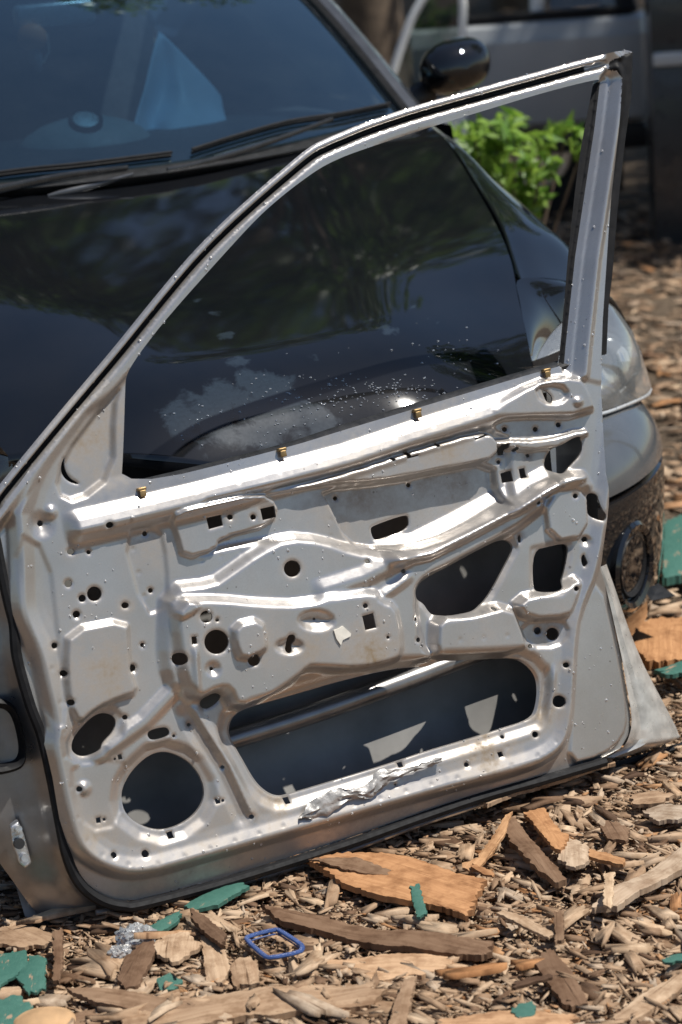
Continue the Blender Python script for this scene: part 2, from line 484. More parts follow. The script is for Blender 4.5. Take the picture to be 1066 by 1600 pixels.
rounded = [[(590, 828), (595, 844), (603, 844), (650, 828), (651, 809), (645, 804), (594, 822)],
           [(855, 706), (878, 692), (893, 683), (905, 682), (911, 692), (909, 710), (893, 727), (879, 742), (864, 737), (848, 734)],
           [(840, 609), (850, 612), (858, 622), (856, 631), (848, 629), (843, 618)],
           [(915, 771), (932, 770), (935, 785), (940, 799), (946, 805), (943, 815), (930, 812), (916, 803)],
           [(648, 918), (657, 907), (700, 884), (755, 854), (782, 843), (799, 845), (805, 858), (789, 888), (769, 926), (752, 948), (731, 958), (681, 964), (671, 956), (664, 944), (652, 937), (647, 928)],
           [(834, 860), (860, 854), (882, 849), (889, 853), (889, 866), (879, 912), (868, 924), (843, 926), (834, 922)],
           [(358, 1142), (362, 1125), (376, 1112), (388, 1107), (480, 1081), (530, 1066), (623, 1043), (672, 1043), (689, 1033), (714, 1032), (809, 1027), (831, 1038), (845, 1055), (849, 1077), (846, 1106), (837, 1125),
            (789, 1140), (755, 1151), (660, 1179), (624, 1192), (449, 1245), (433, 1247), (416, 1239), (399, 1222), (380, 1188), (361, 1156)],
           [(196, 1228), (210, 1204), (235, 1181), (260, 1174), (285, 1182), (307, 1198), (322, 1225), (323, 1250), (310, 1273), (285, 1291), (255, 1300), (225, 1293), (199, 1274), (193, 1250)],
           [(113, 1162), (120, 1148), (141, 1124), (158, 1114), (175, 1116), (184, 1125), (181, 1142), (159, 1162), (157, 1172), (141, 1182), (126, 1183), (114, 1175)],
           [(230, 1150), (233, 1141), (259, 1135), (266, 1142), (264, 1151), (238, 1158)],
           [(312, 1100), (313, 1090), (331, 1081), (344, 1085), (342, 1096), (326, 1108), (316, 1107)],
           [(436, 994), (441, 989), (449, 990), (450, 1000), (446, 1005), (447, 1016), (440, 1020), (435, 1015), (438, 1004)],
           [(908, 870), (913, 865), (916, 874), (918, 880), (913, 887), (909, 882)],
           [(103, 713), (97, 722), (98, 738), (107, 751), (122, 757), (128, 756), (114, 748), (106, 736), (104, 724)]]

loops = [D2(rnd(WINDOW, 2))]
for c in circ:
    rx = c[2]; ry = c[3] if len(c) > 3 else rx; n = 12 if rx < 7 else 28
    loops.append(D2([(c[0] + rx * math.cos(2 * math.pi * k / n), c[1] + ry * math.sin(2 * math.pi * k / n)) for k in range(n)]))
loops += [D2(q) for q in quad]
loops += [D2(rnd(q, 2)) for q in rounded]
outl = D2(OUTLINE)
BIG, SPK, OVAL, DHOLE, SQH = D2(rounded[6]), D2(rounded[7]), D2(rounded[8]), D2(rounded[4]), D2(rounded[5])


def raw_height(P):
    h = np.zeros(len(P))
    MM = .00105

    def put(poly, H, s=8, s_out=None, add=False, k=1):
        """plateau of height H mm with sides s px wide"""
        nonlocal h
        q = D2(rnd(poly, k)) if not isinstance(poly, np.ndarray) else poly
        d = sdf(P, q, .08) / MM
        s = s * .7; s_out = None if s_out is None else s_out * .85
        m = sstep((d + (s if s_out is None else s_out)) / (s + (s if s_out is None else s_out)))
        h = h + m * H * .001 if add else h * (1 - m) + m * H * .001

    def ridge(line, prof, w0=1.0, closed=False):
        """profile [(d px, mm)] added along a polyline; d>0 lies to the left of its direction in the picture's sense (up)"""
        nonlocal h
        L = D2(line)
        d = seg_dist(P, L, False)
        lim = max(abs(a) for a, _ in prof) * MM
        m = d < lim * 1.02
        if not m.any(): return
        Q = P[m]; best = np.full(len(Q), 1e9); sg = np.zeros(len(Q)); al = np.zeros(len(Q)); acc = 0
        tot = sum(np.linalg.norm(b - a) for a, b in zip(L[:-1], L[1:]))
        for a, b in zip(L[:-1], L[1:]):
            ab = b - a; ln = np.linalg.norm(ab); t = np.clip(((Q - a) @ ab) / (ln * ln), 0, 1)
            dv = Q - a - t[:, None] * ab; dd = np.hypot(dv[:, 0], dv[:, 1]); k = dd < best
            cr = ab[0] * (Q[:, 1] - a[1]) - ab[1] * (Q[:, 0] - a[0])
            best = np.where(k, dd, best); sg = np.where(k, np.sign(cr), sg); al = np.where(k, acc + t * ln, al); acc += ln
        x = best * sg / MM
        pr = sorted(prof); val = np.interp(x, [p[0] for p in pr], [p[1] for p in pr]) * .001
        fade = sstep(np.minimum(al, tot - al) / .025 + .05) if w0 else 1
        h[m] += val * fade

    # rim: inner contour of the panel, flange beyond it steps back
    CONT = [(30, 870), (30, 940), (37, 970), (62, 1024), (72, 1069), (88, 1134), (82, 1165), (92, 1210), (103, 1262), (116, 1310), (132, 1335), (165, 1356), (215, 1367), (300, 1344), (533, 1277), (700, 1230), (828, 1197),
            (868, 1176), (886, 1150), (894, 1100), (898, 1000), (908, 948), (936, 884), (960, 700), (1000, 300), (1000, 0), (300, 300), (20, 760)]
    c = D2(rnd(CONT, 2)); dc = sdf(P, c, .08) / MM
    h += np.interp(dc, [-60, -40, -14, 0, 6, 24, 36], [-26, -22, -15, 6, 9, 1.5, 0]) * .001
    # right plain flange plate lies flat
    put([(912, 958), (945, 900), (975, 1030), (990, 1120), (982, 1155), (950, 1183), (895, 1197), (900, 1120), (906, 1010)], -13, 5)
    # upper belt ridge
    put([(285, 790), (420, 760), (533, 735), (640, 700), (740, 672), (790, 665), (800, 730), (795, 790), (745, 815), (665, 852), (600, 858), (545, 852), (470, 836), (380, 850), (290, 870)], -8, 8)
    put([(505, 766), (610, 756), (700, 737), (776, 722), (782, 770), (792, 795), (745, 816), (665, 852), (600, 858), (548, 850), (522, 790)], -27, 5)
    put([(400, 776), (533, 742), (640, 706), (745, 676), (772, 682), (776, 714), (720, 727), (650, 740), (600, 750), (510, 757), (440, 768)], 11, 4)
    put([(262, 806), (290, 792), (400, 770), (434, 786), (428, 818), (340, 842), (338, 858), (284, 873), (274, 835)], 11, 4)
    # left panel steps
    put([(20, 830), (76, 860), (92, 1000), (104, 1130), (80, 1140), (40, 1000)], -3, 6, add=True)
    put([(190, 830), (226, 962), (262, 950), (262, 880), (250, 820)], -4, 5, add=True)
    put([(104, 984), (198, 966), (200, 1010), (203, 1050), (214, 1082), (185, 1090), (150, 1106), (122, 1132), (106, 1100), (100, 1040)], 12, 7)
    # central stacked plates: lens plate, then arm plate proud of it
    put([(262, 922), (330, 915), (356, 897), (400, 866), (445, 843), (500, 848), (548, 866), (600, 872), (660, 868), (720, 838), (800, 790), (838, 762), (905, 740), (918, 765), (850, 765), (838, 800), (700, 880),
         (655, 900), (640, 930), (650, 1010), (670, 1030), (560, 1042), (470, 1040), (450, 1060), (400, 1090), (365, 1105), (345, 1075), (300, 1090), (285, 1078), (262, 1060), (255, 1000)], 16, 7, 17)
    put([(268, 940), (330, 938), (400, 945), (460, 946), (520, 932), (575, 926), (580, 940), (604, 946), (612, 980), (615, 1020), (600, 1030), (553, 1041), (480, 1037), (470, 1038), (448, 1058), (405, 1087), (364, 1102),
         (350, 1070), (330, 1070), (300, 1086), (284, 1062), (272, 1000)], 33, 6, 15)
    ridge([(480, 930), (560, 905), (610, 880), (640, 872)], [(-14, 0), (-4, 7), (5, 7), (22, 0)])
    ridge([(577, 940), (612, 916), (640, 895)], [(-10, 0), (0, 7), (12, 0)])
    put([(352, 976), (393, 966), (400, 1004), (398, 1012), (364, 1027), (354, 1004)], 47, 4, 9)
    put([(255, 930), (305, 943), (292, 956), (266, 968)], 5, 5, add=True)
    ridge([(292, 1000), (296, 1060), (300, 1090)], [(-7, 0), (0, 5), (7, 0)])
    # diagonal rib to the right over the D shaped opening
    ridge([(590, 872), (660, 858), (720, 828), (790, 790), (840, 760), (870, 744)], [(-18, 0), (-6, 19), (4, 17), (26, 0)])
    put([(782, 800), (850, 748), (905, 736), (915, 748), (862, 762), (800, 806)], 8, 8, add=True)
    put([(846, 772), (912, 758), (916, 838), (856, 846)], 12, 4)
    # block under the D opening and block to its right
    put([(676, 962), (730, 962), (790, 945), (806, 985), (816, 1018), (690, 1026), (674, 1020)], 25, 7, 12)
    put([(798, 938), (870, 922), (904, 900), (890, 946), (880, 962), (818, 966)], 22, 6, 11)
    put([(812, 972), (880, 966), (890, 990), (872, 1012), (828, 1012)], -5, 4, add=True)
    ridge([(860, 1035), (858, 1080), (850, 1130)], [(-9, 0), (-3, -5), (6, 4), (12, 0)])
    # belt ridge itself, top corner plate
    ridge([(95, 812), (150, 800), (300, 765), (420, 734), (533, 704), (640, 668), (740, 637), (830, 608), (915, 600)],
          [(-46, 0), (-38, 3), (-26, 17), (-18, 20), (-4, 15), (10, 4), (30, 2), (44, 0)])
    put([(765, 640), (830, 598), (895, 588), (912, 610), (925, 648), (770, 652)], 21, 7, 9)
    put([(768, 656), (840, 652), (914, 660), (912, 670), (850, 682), (778, 682)], 0, 4, 5)
    put([(772, 688), (845, 690), (912, 670), (918, 680), (850, 704), (775, 700)], 12, 3, 4)
    put([(826, 604), (868, 600), (882, 618), (866, 632), (836, 630)], -7, 5, add=True)
    # pressed dimples and bosses
    for cx, cy, rx, ry, dh in ((482, 968, 32, 20, -12), (322, 1043, 15, 15, -6), (65, 820, 26, 26, -6), (124, 738, 26, 24, 14), (132, 1232, 14, 15, 6), (915, 846, 12, 11, -4), (207, 1046, 11, 11, -3),
                               (440, 1008, 26, 16, -8), (99, 1055, 8, 8, -2), (120, 962, 9, 9, -2), (893, 628, 10, 10, 5), (80, 800, 12, 14, 5)):
        q = D2([(cx + rx * math.cos(k * .4488), cy + ry * math.sin(k * .4488)) for k in range(14)])
        d = sdf(P, q, .04) / MM
        h += sstep(d / (min(rx, ry) * .8)) * dh * .001
    # spot welds along the flanges
    for line, sp, dpt in ((CONT[3:19], .042, .0007), ([(200, 790), (400, 745), (640, 674), (760, 636)], .055, .0006), ([(205, 840), (232, 950)], .03, .0008), ([(940, 600), (946, 760)], .035, .0007),
                          ([(660, 1205), (820, 1160)], .05, .0006), ([(300, 880), (390, 858)], .03, .0006), ([(690, 1000), (800, 990)], .035, .0006), ([(520, 800), (520, 850)], .02, .0005)):
        L = D2(line)
        for a, b in zip(L[:-1], L[1:]):
            k_ = max(1, int(np.linalg.norm(b - a) / sp))
            for t_ in range(k_):
                c_ = a + (b - a) * (t_ + .5) / k_; inw = np.array([(.5 - c_[0]), (.35 - c_[1])]); c_ = c_ + inw / np.linalg.norm(inw) * .014 * (len(line) > 6)
                d = np.hypot(P[:, 0] - c_[0], P[:, 1] - c_[1]); h -= dpt * np.exp(-(d / .0034) ** 4) 
    # ribs round the lower left openings
    ridge([(140, 1186), (180, 1160), (225, 1128), (270, 1080), (280, 1066)], [(-15, 0), (-4, 8), (6, 8), (16, 0)])
    ridge([(285, 1096), (312, 1140), (350, 1200), (392, 1290)], [(-22, 0), (-10, -5), (0, -3), (8, 6), (20, 0)])
    put([(110, 1192), (190, 1186), (200, 1200), (190, 1290), (135, 1300), (112, 1240)], -2.5, 5, add=True)
    for lp, dep, s0, s1 in ((BIG, -9, 4, 22), (SPK, -9, 4, 22), (OVAL, -5, 3, 14), (DHOLE, -3, 2, 8), (SQH, -2, 2, 8)):
        d = -sdf(P, lp, .05) / MM
        h += (1 - sstep((d - s0) / (s1 - s0))) * dep * .001
    # sail triangle in front of the glass, upright bar
    put([(190, 600), (178, 640), (178, 740), (120, 785), (88, 770), (100, 715), (150, 648)], -9, 7)
    # window frame: outer rail, groove, inner rail
    dr = seg_dist(P, D2(RAIL_OUT), False) / MM
    fr = np.interp(dr, [0, 4, 10.2, 11.8, 18, 19.4, 26, 37, 44, 60], [4, 8, 8, -7, -7, 6, 9, 8, 1, -4]) * .001
    gm = sstep((sdf(P, D2(FRAME), .05) + .026) / .018) * sstep((D(952, 120)[0] - P[:, 0]) / .012)
    h = h * (1 - gm) + fr * gm
    # rear post
    pl = D2([(944, 126), (935, 200), (905, 400), (890, 540), (887, 575)])
    dp = seg_dist(P, pl, False) / MM
    pm = sstep((sdf(P, D2(POST), .05) + .014) / .010)
    ph = np.interp(dp, [0, 3, 8, 10, 12, 16, 22, 27, 31, 40], [-13, -11, -7.5, -6, -7, -2, 4.5, 10, 10, 2]) * .001
    h = h * (1 - pm) + ph * pm
    bl = sstep((dp - 1.5) / 4) * (sdf(P, D2(RUN), .05) > -.0016) * (sdf(P, D2(POST), .05) < .0004)
    h = h * (1 - bl) - .017 * bl
    return h


def offset(line, d, n=220):
    """a line run d px to the door's inner side of a traced one (door coordinates)"""
    q = spline(D2(line), n); t = np.gradient(q, axis=0); t /= np.linalg.norm(t, axis=1)[:, None]
    return q + np.stack([t[:, 1], -t[:, 0]], 1) * d * .00105


FRAME = RAIL_OUT + [(990, 84), (960, 112), (944, 128), (935, 127), (928, 125), (845, 146), (750, 175), (655, 204), (560, 236), (533, 246), (505, 259), (480, 275), (440, 305), (400, 340), (345, 400), (260, 495), (220, 546),
                    (196, 580), (122, 632), (66, 704), (7, 785), (-16, 815)]
POST = [(944, 127), (950, 118), (960, 112), (990, 84), (986, 150), (976, 220), (964, 330), (956, 430), (950, 480), (947, 553), (936, 556), (936, 590), (887, 578), (890, 540), (905, 400), (935, 200)]
RUN = [(935, 127), (944, 126), (935, 200), (905, 400), (890, 540), (887, 575), (876, 572), (881, 566), (889, 480), (897, 380), (912, 250), (925, 180), (933, 140)]
SEAM = [(196, 580), (122, 632), (66, 704), (7, 785), (-16, 815)]
TRIM = [(965, 112), (990, 84), (986, 150), (976, 220), (964, 330), (956, 430), (950, 480), (947, 553), (939, 556), (941, 500), (951, 350), (963, 200), (967, 125)]
CORNER = [(952, 96), (984, 82), (990, 84), (986, 130), (968, 124), (960, 111), (950, 110)]

door = bpy.data.objects.new('car_door', None); col.objects.link(door)
door.matrix_world = Matrix(((DU[0], DV[0], DW[0], DO[0]), (DU[1], DV[1], DW[1], DO[1]), (DU[2], DV[2], DW[2], DO[2]), (0, 0, 0, 1)))
tag(door, 'stripped silver car door with empty window frame leaning on the front of the black car', 'car door')


def build_panel():
    step = .0028
    lo, hi = outl.min(0), outl.max(0)
    gx, gy = np.meshgrid(np.arange(lo[0], hi[0], step), np.arange(lo[1], hi[1], step))
    gx = gx + (np.arange(gx.shape[0]) % 2)[:, None] * step * .5
    G = np.stack([gx.ravel(), gy.ravel()], 1)
    k = sdf(G, outl) > step * .35
    G = G[k]
    for lp in loops:
        d = sdf(G, lp, .01)
        G = G[d < -step * .33]
    RIM = RAIL_OUT[:-4]
    UEND = D(951, 100)[0]
    rails = [q_[q_[:, 0] < UEND] for q_ in (offset(RIM, d_) for d_ in (2, 4.5, 7, 9, 11.2, 13, 17, 18.6, 21, 24, 28))]
    PL_ = [(944, 126), (935, 200), (905, 400), (890, 540), (887, 572)]
    posts = [offset(PL_[::-1], -d_, 160) for d_ in (2, 4.5, 8, 10, 12, 14, 16, 19, 22, 27)]
    cons = rails + posts + [offset(PL_[::-1], d_, 160) for d_ in (2.5, 5)]
    cons += [D2([(944, 126), (935, 200), (905, 400), (890, 540), (887, 575), (876, 572)]), D2([(968, 124), (963, 200), (951, 350), (941, 500), (939, 556)]), D2([(960, 111), (968, 124)]), D2(SEAM)]
    for q in cons: G = G[seg_dist(G, q, False) > step * .4]
    # densify the loops
    pts = [G]; n0 = len(G); edges = []
    fine = []
    for lp in [outl] + loops:
        q = []
        for a, b in zip(lp, np.roll(lp, -1, 0)):
            m = max(1, int(np.linalg.norm(b - a) / (step * .8)))
            for t in range(m): q.append(a + (b - a) * t / m)
        q = np.array(q); fine.append(q)
        edges += [(n0 + i, n0 + (i + 1) % len(q)) for i in range(len(q))]
        pts.append(q); n0 += len(q)
    for lp in cons:
        q = [lp[0]]
        for a, b in zip(lp[:-1], lp[1:]):
            m = max(1, int(np.linalg.norm(b - a) / (step * .8)))
            for t in range(1, m + 1): q.append(a + (b - a) * t / m)
        q = np.array(q); edges += [(n0 + i, n0 + i + 1) for i in range(len(q) - 1)]; pts.append(q); n0 += len(q)
    A = np.vstack(pts)
    co, _, fc, *_ = delaunay_2d_cdt([Vector(p) for p in A.tolist()], edges, [], 0, 1e-7, False)
    V = np.array([(c.x, c.y) for c in co]); F = np.array([list(f) for f in fc])
    cen = V[F].mean(1)
    keep = inside(cen, outl)
    for q in loops: keep &= ~inside(cen, q)
    F = F[keep]; cen = cen[keep]
    h = raw_height(V)
    # rolled lip at every opening
    for q in loops[1:]:
        d = -sdf(V, q, .012)
        h -= np.clip(1 - d / .0035, 0, 1) ** 2 * .0012 * (d > -.0005)
    V3 = np.column_stack([V, h])
    # orientation
    a, b, c = V3[F[:, 0]], V3[F[:, 1]], V3[F[:, 2]]
    fl = np.cross(b - a, c - a)[:, 2] < 0
    F[fl] = F[fl][:, ::-1]
    # stains; the patch on the sail triangle paints in its shade
    dirt_shade = np.zeros(len(V))
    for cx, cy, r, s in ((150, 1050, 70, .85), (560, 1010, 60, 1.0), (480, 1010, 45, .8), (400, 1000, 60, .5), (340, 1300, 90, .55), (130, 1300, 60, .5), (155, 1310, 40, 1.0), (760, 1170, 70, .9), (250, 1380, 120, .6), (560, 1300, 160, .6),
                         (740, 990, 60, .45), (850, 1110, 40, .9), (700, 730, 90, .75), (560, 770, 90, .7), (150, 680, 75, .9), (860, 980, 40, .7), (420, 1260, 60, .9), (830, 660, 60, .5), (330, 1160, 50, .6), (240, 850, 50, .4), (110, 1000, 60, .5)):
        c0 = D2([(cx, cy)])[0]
        dirt_shade = np.maximum(dirt_shade, s * np.exp(-((V - c0) ** 2).sum(1) / (r * .00105) ** 2))
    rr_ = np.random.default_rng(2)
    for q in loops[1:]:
        d = np.abs(sdf(V, q, .03)); dirt_shade = np.maximum(dirt_shade, rr_.uniform(.1, .75) * np.exp(-(d / rr_.uniform(.004, .012)) ** 2) * (sdf(V, q, .03) > -.029))
    # classes
    cl = np.zeros(len(F), int)
    cl[sdf(cen, D2(FRAME), .05) > 0] = 1
    cl[sdf(cen, D2(POST), .05) > 0] = 1
    groove = np.vstack([rails[4], rails[7][::-1]])
    cl[inside(cen, groove)] = 2
    cl[inside(cen, D2(RUN))] = 3
    cl[inside(cen, D2(TRIM)) | inside(cen, D2(CORNER))] = 4
    return V3, F, cl, dirt_shade, fine


V3, F, cl, dirt_shade, fine = build_panel()
for c, name, mat in ((0, 'inner_panel', 'silver'), (1, 'window_frame', 'silver'), (2, 'frame_seal', 'rubber'), (3, 'glass_channel', 'rubber'), (4, 'pillar_trim', 'rubber')):
    f = F[cl == c]; use = np.unique(f); mp = np.full(len(V3), -1); mp[use] = np.arange(len(use))
    vv = V3[use]; ff = mp[f].tolist(); dd = dirt_shade[use].tolist(); vv = vv.tolist()
    if c == 0:      # returned lips of the openings, 3 mm deep
        hx = {}
        for q in fine[2:]:
            hq = raw_height(q) - .0012; m = len(q); b0 = len(vv)
            cq = q.mean(0)
            for (x, y), z in zip(q, hq): vv.append([x, y, z])
            for (x, y), z in zip(q, hq):
                ix = cq + (np.array([x, y]) - cq) * .985
                vv.append([ix[0], ix[1], z - .0035])
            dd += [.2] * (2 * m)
            ff += [[b0 + i, b0 + (i + 1) % m, b0 + m + (i + 1) % m, b0 + m + i] for i in range(m)]
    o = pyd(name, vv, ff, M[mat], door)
    at = o.data.attributes.new('dirt_shade', 'FLOAT', 'POINT'); at.data.foreach_set('value', dd)

# outer skin seen through the openings, bulging away
OUTER = [(-75, 1150), (-50, 1250), (0, 1345), (38, 1402), (75, 1449), (130, 1437), (210, 1414), (350, 1380), (533, 1326), (760, 1256), (950, 1196), (1058, 1161), (1056, 1140), (1020, 1070), (985, 990), (962, 930), (957, 880)]


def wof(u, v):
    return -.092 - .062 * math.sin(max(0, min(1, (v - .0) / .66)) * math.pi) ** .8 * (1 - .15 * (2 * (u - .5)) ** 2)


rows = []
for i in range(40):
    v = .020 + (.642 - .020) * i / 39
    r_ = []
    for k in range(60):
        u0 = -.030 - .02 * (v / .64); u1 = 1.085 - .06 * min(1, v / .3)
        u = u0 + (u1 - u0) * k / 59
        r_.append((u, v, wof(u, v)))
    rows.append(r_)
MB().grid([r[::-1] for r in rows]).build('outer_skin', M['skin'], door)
# folded flange: hinge face at the left, sill underneath, shut face at the right
ringA = [(-14, 810), (-4, 840), (2, 870), (8, 900), (17, 940), (25, 973), (30, 1025), (50, 1097), (68, 1145), (84, 1215), (100, 1300), (108, 1335), (120, 1365), (138, 1388), (165, 1405), (195, 1412), (225, 1410), (350, 1377), (533, 1320), (660, 1275), (758, 1242), (850, 1216), (948, 1187)]
ringB = [(-130, 800), (-125, 840), (-120, 880), (-115, 920), (-108, 960), (-100, 1000), (-90, 1070), (-75, 1150), (-62, 1200), (-40, 1270), (-5, 1340), (20, 1376), (38, 1402), (55, 1424), (75, 1449), (105, 1444), (150, 1436), (300, 1400), (500, 1342), (640, 1294), (745, 1258), (845, 1226), (946, 1194)]
A3 = np.array([D(*p, -.024) for p in ringA]); B3 = np.array([D(*p, -.094) for p in ringB])
Ad, Bd = spline(A3, 120), spline(B3, 120)
rows = []
for t, bul in ((0, 0), (.06, -.006), (.14, -.016), (.22, -.018), (.4, -.012), (.6, -.006), (.8, -.002), (.95, 0), (1, 0)):
    rows.append([tuple(a + (b - a) * t + np.array([0, 0, bul])) for a, b in zip(Ad, Bd)])
MB().grid(rows).build('hinge_face', M['edge'], door)
# right shut face
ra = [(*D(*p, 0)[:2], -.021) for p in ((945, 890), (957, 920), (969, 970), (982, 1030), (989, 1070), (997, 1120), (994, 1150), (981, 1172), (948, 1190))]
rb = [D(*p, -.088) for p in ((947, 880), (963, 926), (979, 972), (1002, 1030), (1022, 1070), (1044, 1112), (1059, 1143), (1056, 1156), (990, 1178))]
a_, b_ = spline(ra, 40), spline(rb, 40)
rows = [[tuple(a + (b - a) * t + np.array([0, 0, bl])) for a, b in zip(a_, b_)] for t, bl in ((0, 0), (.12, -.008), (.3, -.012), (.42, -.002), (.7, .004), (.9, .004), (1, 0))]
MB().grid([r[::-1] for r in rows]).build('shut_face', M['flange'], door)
rc = [(*D(*p, 0)[:2], -.020) for p in ((880, 568), (936, 575), (941, 650), (944, 740), (947, 790), (947, 865), (944, 895), (952, 930), (970, 1035))]
MB().grid([[(p[0] - .004 + (.004 if w_ < 0 else 0), p[1], p[2] + w_) for p in rc] for w_ in (0, -.04, -.09, -.14)][::-1]).build('latch_face', M['edge'], door)
# hems and seals
MB().tube([p + np.array([-.004, -.002, .002]) for p in spline(np.array([D(*p, -.020) for p in ringA]), 140)], .0085, 8).build('door_seal', M['rubber'], door)
MB().tube(spline(np.array([D(*p, -.040) for p in ((150, 1426), (240, 1412), (350, 1388), (533, 1333), (660, 1287), (760, 1254), (860, 1220), (950, 1192))]), 60), .0045, 8).build('sill_lip', M['silver'], door)
MB().tube(spline(np.array([D(*p, -.098) for p in ((930, 1206), (985, 1190), (1066, 1166), (1090, 1158))]), 20), .007, 8).build('sill_strip', M['rubber'], door)
# impact bar inside
MB().tube(spline(np.array([D(*p, -.10) for p in ((330, 1165), (480, 1118), (620, 1068), (760, 1015), (850, 985))]), 20), .017, 12).build('impact_bar', M['edge'], door)
# window slot seal and clips
sl_ = [D(*p, -.028) for p in ((180, 764), (300, 736), (440, 700), (533, 670), (640, 638), (760, 602), (880, 567))]
q = spline(np.array(sl_), 50)
MB().grid([[tuple(p + np.array([0, dv, dw])) for p in q] for dv, dw in ((.006, .0), (.003, .012), (-.004, .020), (-.012, .016), (-.012, -.07))]).build('window_slot_seal', M['plastic'], door)
for cx, cy in ((222, 768), (441, 706), (652, 645), (854, 582)):
    p = D(cx, cy, .006)
    MB().box((p[0], p[1] + .004, .006), (.014, .005, .010), .0015).box((p[0], p[1] - .003, .010), (.010, .010, .0025), .001).build('trim_clip', M['brass'], door)
# hinge plate with two eyes, dirty bolt marks
hp = [D(*p, -.058) for p in ((14, 1288), (27, 1279), (36, 1300), (44, 1330), (48, 1345), (38, 1353), (28, 1345), (18, 1316))]
vv = [(*p[:2], p[2]) for p in hp] + [(p[0] - .004, p[1], p[2] + .020) for p in hp]; n = len(hp)
hin = pyd('hinge', vv, [tuple(range(n, 2 * n))] + [(i, (i + 1) % n, n + (i + 1) % n, n + i) for i in range(n)], M['steel'], door, False)
mod = hin.modifiers.new('b', 'BEVEL'); mod.width = .003; mod.segments = 2
for cx, cy, r in ((29, 1295, 5), (30, 1318, 8), (39, 1340, 6)):
    p = D(cx, cy, -.034)
    MB().tube([(p[0], p[1], p[2] - .004), (p[0], p[1], p[2] + .003)], r * .00105, 12).build('hinge_bolt', M['plastic' if r == 8 else 'steel'], hin)
gr = [D(*p, -.052) for p in ((-24, 1092), (8, 1090), (26, 1110), (40, 1170), (36, 1196), (20, 1205), (-16, 1212), (-26, 1180))]
c0 = np.mean(gr, 0)
mb = MB(); rows = []
gl = [np.array(D(*q_, -.052)) for q_ in rnd([(-24, 1092), (8, 1090), (26, 1110), (40, 1170), (36, 1196), (20, 1205), (-16, 1212), (-26, 1180)], 2)]
gl.append(gl[0])
for s, dz in ((1.0, -.012), (1.0, .010), (.90, .016), (.78, .010), (.74, -.020), (.3, -.03), (.02, -.03)):
    rows.append([tuple(c0 + (p - c0) * s + np.array([0, 0, dz])) for p in gl])
mb.grid(rows).build('wiring_grommet', M['rubber'], door)
# torn sealing film at the bottom, torn paper label
mb = MB(); path = spline(np.array([D(*p, .012) for p in ((470, 1278), (500, 1262), (540, 1243), (575, 1238), (598, 1218), (640, 1204), (690, 1188))]), 44)
rows = []
for j in range(9):
    r_ = []
    for i, p in enumerate(path):
        wd_ = (.010 + .012 * math.sin(i * .17) ** 2) * (1 - .75 * max(0, (i - 24) / 20)) * min(1, i / 4 + .25)
        a = (j / 8 - .5) * 2
        nz = mnoise.noise((i * .35, j * .9, 1.5)) * .005 + .004 * (1 - a * a)
        r_.append((p[0] + mnoise.noise((i * .5, j, 9)) * .004, p[1] + a * wd_ * .8 + mnoise.noise((i * .6, j * .7, 4)) * .004, p[2] - .003 + nz))
    rows.append(r_)
mb.grid(rows[::-1]).build('torn_sealing_film', M['foil'], door, sharp=60)
lb = [D(*p, .0358) for p in ((522, 985), (530, 982), (536, 978), (549, 990), (548, 994), (536, 1000), (533, 1008), (526, 998))]
pyd('torn_label', lb + [(p[0], p[1], p[2] - .003) for p in lb], [tuple(range(8))[::-1]] + [(i, (i + 1) % 8, 8 + (i + 1) % 8, 8 + i) for i in range(8)], M['label'], door, False)
# water drops standing on the metal
mb = MB(); Vp = V3[np.unique(F[cl <= 1])]
rr = random.Random(3)
for i in rr.sample(range(len(Vp)), 700):
    x, y, z = Vp[i]
    if mnoise.noise((x * 9, y * 9, 2)) < -.02 - .5 * (rr.random() < .15): continue
    r = rr.choice((.0008, .0010, .0012, .0015, .0021)) * rr.uniform(.8, 1.25)
    mb.sphere((x, y, z + r * .15), r, 8, 5, (1, rr.uniform(1, 1.5), .75))
tag(mb.build('water_drops', M['water'], door, sharp=None), kind='stuff')


# ================================================================== THE BLACK CAR (x to its left flank, y towards its tail, z up)
CPSI = R(20)
car = empty('parked_car', (-.04, 3.62, 0), CPSI, 'glossy black car with sunken nose and clouded headlight standing behind the silver door', 'car')


def cl_(px, py, y):
    """pixel to the car's own axes at distance y behind its nose"""
    c, s = math.cos(CPSI), math.sin(CPSI); b = np.array([-s, c, 0]); l = np.array([c, s, 0]); O = np.array([-.04, 3.62, 0])
    d = ray(px, py); t = (y - (_C - O) @ b) / (d @ b); P = _C + d * t - O
    return np.array([P @ l, y, P[2]])


ZC = ([-.02, 0, .03, .05, .08, .11, .15, .20, .27, .5, .8, 1.1, 1.25], [.545, .570, .607, .629, .661, .689, .717, .738, .757, .812, .876, .936, .958])
ZE = ([-.02, .05, .15, .25, .35, .5, .72, 1.1, 1.25], [.52, .60, .655, .70, .735, .785, .838, .921, .945])
HWX = ([0, .15, .25, .35, .5, .72, 1.1, 1.25], [.44, .475, .51, .545, .60, .66, .744, .765])


def hood_pt(s, y):
    hw = np.interp(y, *HWX); zc = np.interp(y, *ZC); ze = np.interp(y, *ZE)
    return np.array([s * hw, y, zc - (zc - ze) * abs(s) ** 2.4 + .009 * math.exp(-((abs(s) - .52) / .26) ** 2)])


def smooth_tab(tab):
    """resample a table finely with a spline so the panels have no kinks"""
    q = spline(list(zip(*tab)), 200); return (list(q[:, 0]), list(q[:, 1]))


